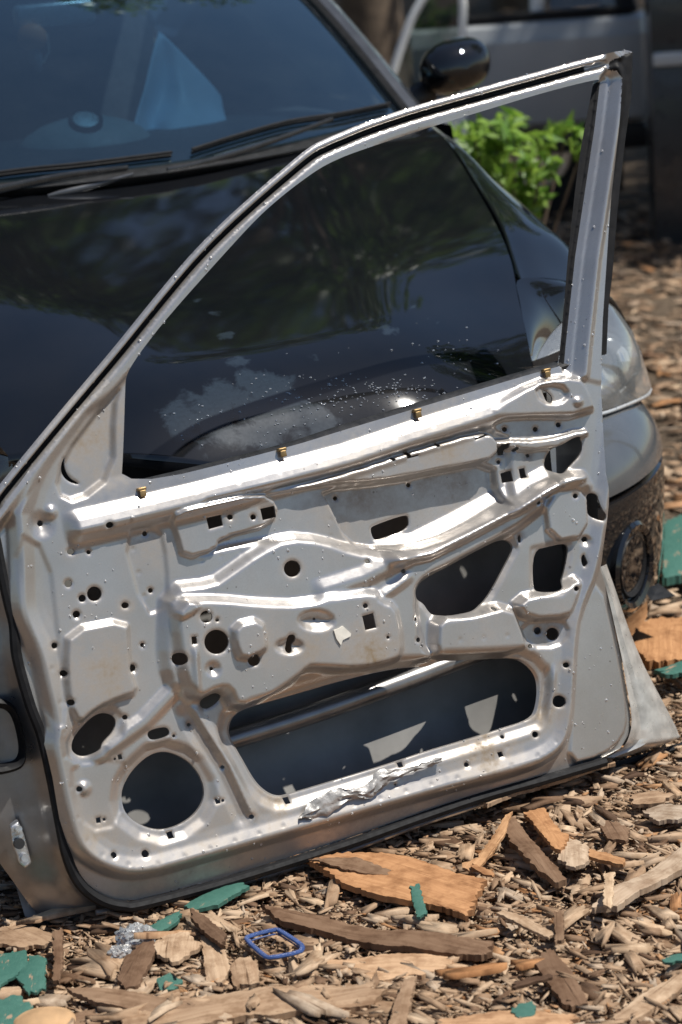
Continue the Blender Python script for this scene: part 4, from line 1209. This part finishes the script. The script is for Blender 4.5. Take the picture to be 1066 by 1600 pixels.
board('wood_scrap', [(783, 1292), (806, 1288), (828, 1318), (852, 1350), (886, 1382), (868, 1388), (832, 1364), (802, 1328)], .032, .012, .17, 'brown slab with split end left of the bright orange slab')
board('wood_scrap', [(877, 1322), (903, 1314), (921, 1326), (919, 1350), (900, 1362), (872, 1350)], .048, .008, .58, 'blocky grey scrap resting against the bright orange slab', tilt=.08)
board('wood_stick', [(920, 1329), (950, 1335), (977, 1344), (974, 1352), (940, 1346), (918, 1340)], .044, .008, .90, 'orange stick pointing right from the blocky grey scrap')
board('wood_stick', [(945, 1360), (961, 1362), (958, 1395), (955, 1426), (943, 1421), (944, 1390)], .055, .006, .76, 'pale upright splinter crossing the long pale grey plank')
board('painted_stick', [(641, 1386), (655, 1383), (668, 1430), (652, 1434)], .046, .006, .5, 'green painted stick lying across the wide orange board', mat='green')
board('bark_strip', [(757, 1250), (800, 1230), (850, 1210), (905, 1200), (955, 1193), (962, 1200), (915, 1212), (870, 1224), (800, 1248), (762, 1264)], .045, .008, .40, 'curved bark strip propped along the bottom edge of the silver door')
board('painted_scrap', [(288, 1422), (330, 1400), (378, 1378), (386, 1392), (345, 1420), (300, 1429)], .026, .008, .5, 'green painted scrap in the shade under the silver door', mat='green')
board('painted_scrap', [(232, 1452), (262, 1436), (282, 1428), (280, 1442), (248, 1464)], .030, .007, .5, 'small green painted scrap beside the crumpled plastic film', mat='green')
board('painted_scrap', [(-20, 1494), (20, 1486), (42, 1488), (44, 1512), (18, 1534), (-20, 1560)], .036, .006, .5, 'upper left green painted flake in the bottom left corner', mat='green')
board('painted_scrap', [(47, 1496), (72, 1502), (72, 1550), (45, 1556), (28, 1534)], .036, .006, .5, 'green painted flake beside the dark upright stick at the left', mat='green')
board('painted_scrap', [(-20, 1572), (28, 1558), (52, 1574), (24, 1604), (-20, 1608)], .034, .006, .5, 'green painted flake touching the tan stone', mat='green')
board('wood_scrap', [(240, 1482), (262, 1466), (292, 1460), (316, 1480), (292, 1500), (270, 1510), (246, 1500)], .034, .008, .50, 'flat tan chunk with jagged edge below the crumpled plastic film')
board('wood_scrap', [(184, 1536), (196, 1506), (222, 1486), (242, 1480), (243, 1500), (216, 1546), (196, 1551)], .030, .010, .12, 'dark pointed slab left of the flat tan chunk')
board('wood_scrap', [(314, 1462), (336, 1466), (352, 1490), (362, 1512), (348, 1538), (322, 1532), (318, 1496)], .032, .008, .42, 'upright tan slab between the flat chunk and the blue plastic frame')
board('wood_scrap', [(298, 1430), (322, 1440), (353, 1464), (351, 1486), (326, 1468), (300, 1444)], .042, .009, .08, 'very dark splinter leaning over the upright tan slab')
board('wood_scrap', [(358, 1506), (382, 1500), (402, 1504), (406, 1540), (366, 1542)], .034, .008, .38, 'square brown chip just below the blue plastic frame')
board('wood_board', [(503, 1506), (600, 1498), (702, 1502), (708, 1516), (690, 1526), (600, 1540), (520, 1524)], .024, .010, .80, 'flat rusty tan board under the right end of the long dark plank')
board('wood_stick', [(606, 1612), (618, 1570), (632, 1538), (652, 1530), (644, 1560), (634, 1612)], .038, .009, .27, 'brown stick standing up at the bottom edge, right of the long tan plank')
board('wood_stick', [(800, 1546), (832, 1534), (862, 1527), (863, 1533), (835, 1542), (806, 1552)], .046, .006, .03, 'thin black stick left of the dark brown broken slab')
board('wood_stick', [(866, 1432), (880, 1431), (882, 1474), (868, 1477)], .044, .008, .2, 'short brown stub left of the pale upright splinter')
board('wood_stick', [(782, 1426), (822, 1440), (864, 1462), (858, 1469), (815, 1450), (780, 1434)], .040, .006, .52, 'straight tan stick below the brown slab with split end')
board('wood_board', [(985, 992), (1030, 980), (1090, 976), (1090, 1040), (1050, 1046), (1012, 1048), (988, 1024)], .03, .02, .88, 'thick orange board on the ground right of the car bumper')
board('painted_scrap', [(1038, 826), (1066, 815), (1110, 812), (1110, 905), (1066, 912), (1036, 918)], .03, .02, .5, 'broad green painted sheet on the ground behind the car bumper', mat='green')
board('painted_scrap', [(1028, 1050), (1066, 1038), (1090, 1040), (1080, 1056), (1040, 1060)], .05, .01, .5, 'narrow green painted scrap on the thick orange board', mat='green')
board('wood_splinter', [(722, 1346), (748, 1334), (768, 1312), (790, 1286), (802, 1282), (790, 1306), (770, 1332), (744, 1352)], .046, .006, .92, 'thin bent orange splinter below the curved bark strip', tilt=.1)
board('wood_splinter', [(738, 1348), (755, 1354), (772, 1362), (770, 1368), (752, 1362), (736, 1354)], .044, .005, .96, 'short orange splinter crossing under the thin bent one')
board('painted_chip', [(800, 1580), (822, 1574), (838, 1578), (836, 1590), (812, 1596)], .034, .006, .5, 'small green painted chip at the bottom right, below the thin black stick', mat='green')
board('painted_chip', [(1034, 1504), (1056, 1496), (1080, 1496), (1072, 1508), (1046, 1510)], .038, .006, .5, 'green painted chip at the right edge', mat='green')
board('painted_chip', [(246, 1530), (266, 1522), (286, 1534), (272, 1546), (250, 1546)], .032, .006, .5, 'green painted chip below the dark pointed slab', mat='green')
board('wood_scrap', [(936, 1288), (962, 1284), (985, 1298), (978, 1318), (950, 1312)], .038, .008, .18, 'red brown scrap above the orange stick')
board('wood_plank', [(955, 1600), (1000, 1560), (1066, 1528), (1080, 1540), (1030, 1575), (985, 1612)], .030, .010, .48, 'grey tan plank in the bottom right corner')
board('wood_plank', [(690, 1600), (780, 1586), (900, 1596), (900, 1620), (690, 1620)], .026, .010, .82, 'rusty tan plank at the bottom edge, left of the grey tan plank')
board('wood_plank', [(-30, 1610), (60, 1604), (150, 1592), (160, 1612), (60, 1640), (-30, 1640)], .02, .012, .2, 'brown plank cut off by the bottom left corner')
board('wood_scrap', [(0, 1450), (40, 1440), (84, 1462), (80, 1478), (40, 1490), (-10, 1480)], .022, .008, .30, 'flat brown scrap just above the green painted flakes')
board('wood_stick', [(84, 1460), (98, 1456), (100, 1500), (94, 1545), (84, 1540)], .040, .008, .14, 'dark upright stick right of the green painted flakes')
board('wood_scrap', [(1004, 1270), (1040, 1262), (1080, 1268), (1080, 1286), (1030, 1290)], .034, .009, .66, 'pale flat scrap at the right edge, above the long pale plank')
board('wood_scrap', [(985, 1246), (1020, 1240), (1056, 1246), (1030, 1258), (996, 1260)], .034, .008, .32, 'brown flat scrap behind the pale flat scrap')

# blue plastic frame lying on the chips
bp = [gpt(*p, .045) for p in ((384, 1467), (388, 1462), (430, 1451), (437, 1453), (470, 1474), (473, 1480), (469, 1487), (422, 1496), (413, 1493))]
c = np.mean(bp, 0)
lp = [np.array([*q_, .0]) for q_ in rnd([(p - c)[:2] for p in bp], 1)]
fr_ = empty('plastic_frame', (c[0], c[1], .044), 0, 'empty blue plastic frame lying on the wood chips', 'plastic frame')
ring_ = [tuple(p) for p in lp] + [tuple(lp[0]), tuple(lp[1])]
MB().tube(ring_, .0030, 8, 1.4, False).build('rim', M['blue'], fr_)
MB().tube([(p[0] * .9, p[1] * .9, -.005) for p in ring_], .0014, 6, 1, False).build('inner_lip', M['blue'], fr_)
# crumpled plastic film
def crumple(name, px, py, r, sq, seed, label):
    p = gpt(px, py, .03); vs, fs = [], []
    bm = bmesh.new(); bmesh.ops.create_icosphere(bm, subdivisions=4, radius=1)
    for v in bm.verts:
        a = v.co * 1.7 + Vector((seed, seed * 2, 0)); k = .6 + .5 * abs(mnoise.noise(a)) + .35 * abs(mnoise.noise(a * 2.3)) + .10 * mnoise.noise(a * 4)
        v.co = Vector((v.co.x * r * k, v.co.y * r * .8 * k, max(-.01, v.co.z * r * sq * k)))
    me = bpy.data.meshes.new(name); bm.to_mesh(me); bm.free()
    o = link(name, me, M['film'], None, True); me.set_sharp_from_angle(angle=R(50)); o.location = (p[0], p[1], .032)
    return tag(o, label, 'plastic film')
crumple('plastic_film', 212, 1468, .033, .8, 3.1, 'larger crumpled clump of clear grey plastic film in front of the door corner')
crumple('plastic_film', 188, 1491, .022, .6, 8.4, 'smaller flat clump of plastic film below the larger one')
bm = bmesh.new(); bmesh.ops.create_icosphere(bm, subdivisions=4, radius=1)  # flat rounded tan piece, taken as a wood chip
for v in bm.verts: v.co = v.co * (1 + .10 * mnoise.noise(v.co * 1.3)); v.co = Vector((v.co.x * .046, v.co.y * .034, v.co.z * .016))
me = bpy.data.meshes.new('woodchip'); bm.to_mesh(me); bm.free(); o = link('woodchip', me, M['woodchip']); p = gpt(72, 1598, .03); o.location = (p[0], p[1], .03)
tag(o, 'rounded tan stone in front of the green painted flakes at the bottom left', 'woodchip')


# ================================================================== BACKGROUND VEHICLES
def prism(mb, poly, y0, y1):
    """outline in x,z extruded along y"""
    n = len(poly); vs = [(x, y0, z) for x, z in poly] + [(x, y1, z) for x, z in poly]
    mb.add(vs, [tuple(range(n)), tuple(range(n, 2 * n))[::-1]] + [(i + n, (i + 1) % n + n, (i + 1) % n, i) for i in range(n)]); return mb


def bg_x(px, y):
    d = ray(px, 150); t = y / d[1]; return d[0] * t


def bg(px, py, y):
    d = ray(px, py); t = y / d[1]; p = _C + d * t; return p[0], p[2]


VY = 9.0
van = empty('parked_van', (bg(880, 200, VY)[0], VY, 0), R(0), 'pale grey van with a dark sill standing behind the green bush', 'van')
vx = lambda px, py: (bg(px, py, VY)[0] - van.location.x, bg(px, py, VY)[1])
# side body with softened lower edge
zs, zt, zb = vx(870, 30)[1], vx(870, 75)[1], vx(870, 203)[1]
xl, xr = vx(650, 200)[0], vx(1004, 200)[0]
prof = [(.06, zb), (.015, zb + .03), (0, zb + .10), (-.02, zb + .35), (-.005, zt - .06), (.02, zs - .02), (.06, zs)]
xsn = [xl, xl + .02, xr - .04, xr - .01, xr + .01, xr + .055]
MB().grid([[(x, y + dy, z) for x in (xl, xl * .5, 0, xr * .5, xr - .03)] + [(xr + .005, y + dy + .012, z), (xr + .03, y + dy + .05, z), (xr + .05, y + dy + .14, z), (xr + .05, 1.6, z)] for (y, z), dy in zip(prof, [0] * 7)]).build('body', M['vanwhite'], van, sharp=35)
MB().box(((xl + xr) / 2, .22, zb - .05), (xr - xl + .06, .36, .10), .02).build('sill', M['plastic'], van)
# door shut line ledge and waist trim
MB().box(((xl + xr) / 2, .055, zs + .012), (xr - xl - .05, .03, .035), .006).build('waist_trim', M['rubber'], van)
wp = [vx(750, 15), vx(985, -20), vx(985, -200), vx(800, -200)]
pyd('window', [(xl + .55, .09, zs + .03), (xr - .05, .09, zs + .03), (xr - .16, .26, zs + .52), (xl + .6, .26, zs + .52)], [(0, 1, 2, 3)], M['vglass'], van, False)
MB().tube([(xr - .03, .08, zs), (xr - .10, .18, zs + .3), (xr - .16, .26, zs + .56)], [.04, .035, .035], 8).build('window_pillar', M['rubber'], van)
MB().tube([(xl + .5, .08, zs), (xl + .52, .18, zs + .3), (xl + .6, .26, zs + .56)], [.03, .03, .03], 8).build('window_pillar', M['vanwhite'], van)
MB().box(((xl + xr) / 2 - .05, 1.0, zs + .57), (xr - xl - .2, 1.5, .05), .02).build('roof', M['vanwhite'], van)
for x in (xl + .25, xr - .40):
    w_ = MB().tube([(x, .16, .27), (x, .18, .27), (x, .33, .27), (x, .35, .27)], [.23, .27, .27, .24], 28).build('wheel', M['tyre'], van)
    MB().tube([(x, .145, .27), (x, .20, .27)], [.13, .16], 20).build('rim', M['steel'], w_)
MB().box(((xl + xr) / 2, .95, zb * .62), (xr - xl - .1, 1.5, zb * .8), .02).build('underbody', M['plastic'], van)

# loose white door frame with glass, leaning in front of the van
WY = 8.5
wf = empty('loose_door', (bg(665, 80, WY)[0], WY, 0), 0, 'white rimmed car door with a curved window frame standing beside the pale van', 'car door')
wx = lambda px, py: (bg(px, py, WY)[0] - wf.location.x, bg(px, py, WY)[1])
fl_ = [wx(*p) for p in ((600, 160), (612, 120), (628, 70), (648, 20), (680, -25), (708, -30), (722, -5), (723, 40), (722, 90), (722, 160))]
MB().tube([(x, 0, z) for x, z in spline(np.array(fl_), 36)], .016, 10).build('window_frame', M['white'], wf)
gq = [(x, .004, z) for x, z in fl_]
pyd('window_glass', gq, [tuple(range(len(gq)))], M['vglass'], wf, False)
lo_ = [wx(598, 160), wx(724, 160)]
MB().box(((lo_[0][0] + lo_[1][0]) / 2, 0, lo_[0][1] / 2), (lo_[1][0] - lo_[0][0] + .02, .05, lo_[0][1] - .01), .02).build('door_panel', M['white'], wf)

# dark hulk at the right edge
KY = 8.4
hk = empty('wrecked_car', (bg(1110, 200, KY)[0], KY, 0), R(-8), 'dark shaded wreck with a paler waist strip at the right edge', 'car')
hx = lambda px, py: (bg(px, py, KY)[0] - hk.location.x, bg(px, py, KY)[1])
x0 = hx(1013, 200)[0]
zz = [hx(1050, y)[1] for y in (470, 400, 300, 120, 100, 60, 20, -60)]
MB().grid([[(x0 + .05, .5, z), (x0, .1, z), (x0 + .02, 0, z), (x0 + .4, -.03 - dy, z), (x0 + .9, 0, z), (x0 + 1.5, .1, z), (x0 + 1.6, .6, z)] for z, dy in zip(zz, (-.04, 0, .02, .03, .0, .0, .02, -.05))]).build('body', M['darkcar'], hk, sharp=40)
MB().box((x0 + .75, -.035, zz[4] + .02), (1.45, .03, .05), .01).build('waist_strip', M['vanwhite'], hk)
pyd('window', [(x0 + .1, .02, zz[7]), (x0 + 1.4, .02, zz[7]), (x0 + 1.2, .2, zz[7] + .42), (x0 + .3, .2, zz[7] + .42)], [(0, 1, 2, 3)], M['vglass'], hk, False)
for xa, xb in ((x0 + .10, x0 + .30), (x0 + 1.40, x0 + 1.20)):
    MB().tube([(xa, .02, zz[7] - .01), (xb, .20, zz[7] + .43)], .03, 8).build('window_pillar', M['darkcar'], hk)
MB().box((x0 + .75, .68, zz[7] + .44), (.98, 1.0, .06), .028).build('roof', M['darkcar'], hk)
for x in (x0 + .3, x0 + 1.25):
    MB().tube([(x, .02, .28), (x, .04, .28), (x, .2, .28), (x, .22, .28)], [.24, .28, .28, .25], 28).build('wheel', M['tyre'], hk)


# ================================================================== PLANTS
def leaves(name, pts, nrm, size, mat, parent, seed=1, ratio=.4):
    """many small pointed leaf faces"""
    r = np.random.default_rng(seed); n = len(pts)
    d = r.normal(size=(n, 3)) * .8 + nrm; d /= np.linalg.norm(d, axis=1)[:, None]
    t = np.cross(d, r.normal(size=(n, 3))); t /= np.linalg.norm(t, axis=1)[:, None]; b = np.cross(d, t)
    s = size * r.uniform(.6, 1.35, n)[:, None]
    q = np.stack([pts - t * s * .5, pts + b * s * ratio * .5 - t * s * .08 + d * s * .06, pts + t * s * .5, pts - b * s * ratio * .5 - t * s * .08 + d * s * .06], 1).reshape(-1, 3)
    me = bpy.data.meshes.new(name); me.vertices.add(n * 4); me.vertices.foreach_set('co', q.ravel().astype(np.float32))
    me.loops.add(n * 4); me.loops.foreach_set('vertex_index', np.arange(n * 4, dtype=np.int32)); me.polygons.add(n)
    me.polygons.foreach_set('loop_start', (np.arange(n) * 4).astype(np.int32)); me.polygons.foreach_set('loop_total', np.full(n, 4, np.int32)); me.update(calc_edges=True)
    at = me.attributes.new('tone', 'FLOAT', 'FACE'); at.data.foreach_set('value', r.random(n).astype(np.float32))
    return link(name, me, mat, parent, False)


bx, bz = bg(790, 300, 6.3)
bu = empty('bush', (bx, 6.3, 0), 0, 'bright green leafy bush growing between the black car and the pale van', 'bush')
rb_ = np.random.default_rng(11); pts = []; nr = []
stm = MB()
for px, py, r in ((740, 215, .07), (770, 205, .06), (800, 235, .08), (780, 265, .09), (815, 285, .07), (760, 250, .08), (830, 315, .05), (840, 255, .05), (890, 215, .04), (870, 212, .03), (905, 222, .03), (735, 260, .08), (790, 320, .07), (800, 195, .04), (850, 225, .04), (760, 300, .10)):
    x, z = bg(px, py, 6.3); c0 = np.array([x - bx, rb_.uniform(-.1, .1), z])
    k = int(650 * r); v = rb_.normal(size=(k, 3)); v /= np.linalg.norm(v, axis=1)[:, None]
    pts.append(c0 + v * (r * rb_.uniform(.25, 1.05, k) ** .6)[:, None]); nr.append(v * .6 + np.array([0, 0, .8]))
    stm.tube([(0 + rb_.uniform(-.05, .05), 0, 0), tuple(c0 * np.array([.5, .5, .6])), tuple(c0)], [.010, .006, .003], 6)
stm.build('stems', M['bark'], bu)
leaves('foliage', np.vstack(pts), np.vstack(nr), .064, M['bush'], bu, 4, .32)


def make_tree(H, cr, seed, low=.34):
    r = np.random.default_rng(seed)
    t = bpy.data.objects.new('tree', None); col.objects.link(t)
    mb = MB(); mb.tube([(0, 0, -.1), (.05, .02, H * .2), (.0, .1, H * .45), (.1, 0, H * .75)], [.20, .16, .12, .05], 12)
    pts, nr = [], []
    for k in range(26):
        a = r.uniform(0, 6.28); rad = cr * r.uniform(.15, 1) ** .7; z = H * r.uniform(low, 1.0); rad *= (1.15 - abs(z / H - .6) * 1.4)
        c0 = np.array([rad * math.cos(a), rad * math.sin(a), z]); R_ = cr * r.uniform(.22, .42)
        mb.tube([(.02, .05, min(z * .75, H * .7)), tuple(c0 * np.array([.5, .5, .92])), tuple(c0)], [.05, .03, .012], 6)
        n = int(520 * (R_ / .8) ** 2); v = r.normal(size=(n, 3)); v /= np.linalg.norm(v, axis=1)[:, None]
        pts.append(c0 + v * (R_ * r.uniform(.1, 1.1, n) ** .5)[:, None] * np.array([1, 1, .7])); nr.append(v * .5 + np.array([0, 0, .7]))
    mb.build('trunk', M['bark'], t)
    leaves('crown', np.vstack(pts), np.vstack(nr), .17, M['leaf'], t, seed + 5, .5)
    return t


protos = [make_tree(9, 2.6, 21), make_tree(8, 2.9, 33)]
TL = 'tall leafy tree behind the parked cars, mirrored in the black bonnet'
TG = 'trees behind the parked cars'
spots = [(-5.2, 13.5, 0, 1.1), (-2.6, 15.0, 1, 1.05), (.4, 14.0, 0, 1.0), (-8.5, 15.5, 1, 1.2),  (-4.0, 19.0, 0, 1.3), (1.8, 19.5, 1, 1.3), (-11.5, 12.0, 0, 1.1)]
hi_tree = make_tree(9.5, 2.7, 47, .55)
hi_tree.location = (6.7, 8.6, 0)
tag(hi_tree, 'tall tree right of the vehicles whose crown throws broken shade over the pale van', 'tree')
first = [True, True]
for x, y, k, s in spots:
    if first[k]:
        o = protos[k]; first[k] = False
    else:
        o = protos[k].copy(); col.objects.link(o)
        for ch in [c for c in protos[k].children]:
            d = ch.copy(); col.objects.link(d); d.parent = o
    o.location = (x, y, 0); o.scale = (s, s, s); o.rotation_euler = (0, 0, x * 1.7 + y)
    tag(o, TL, 'tree', TG)
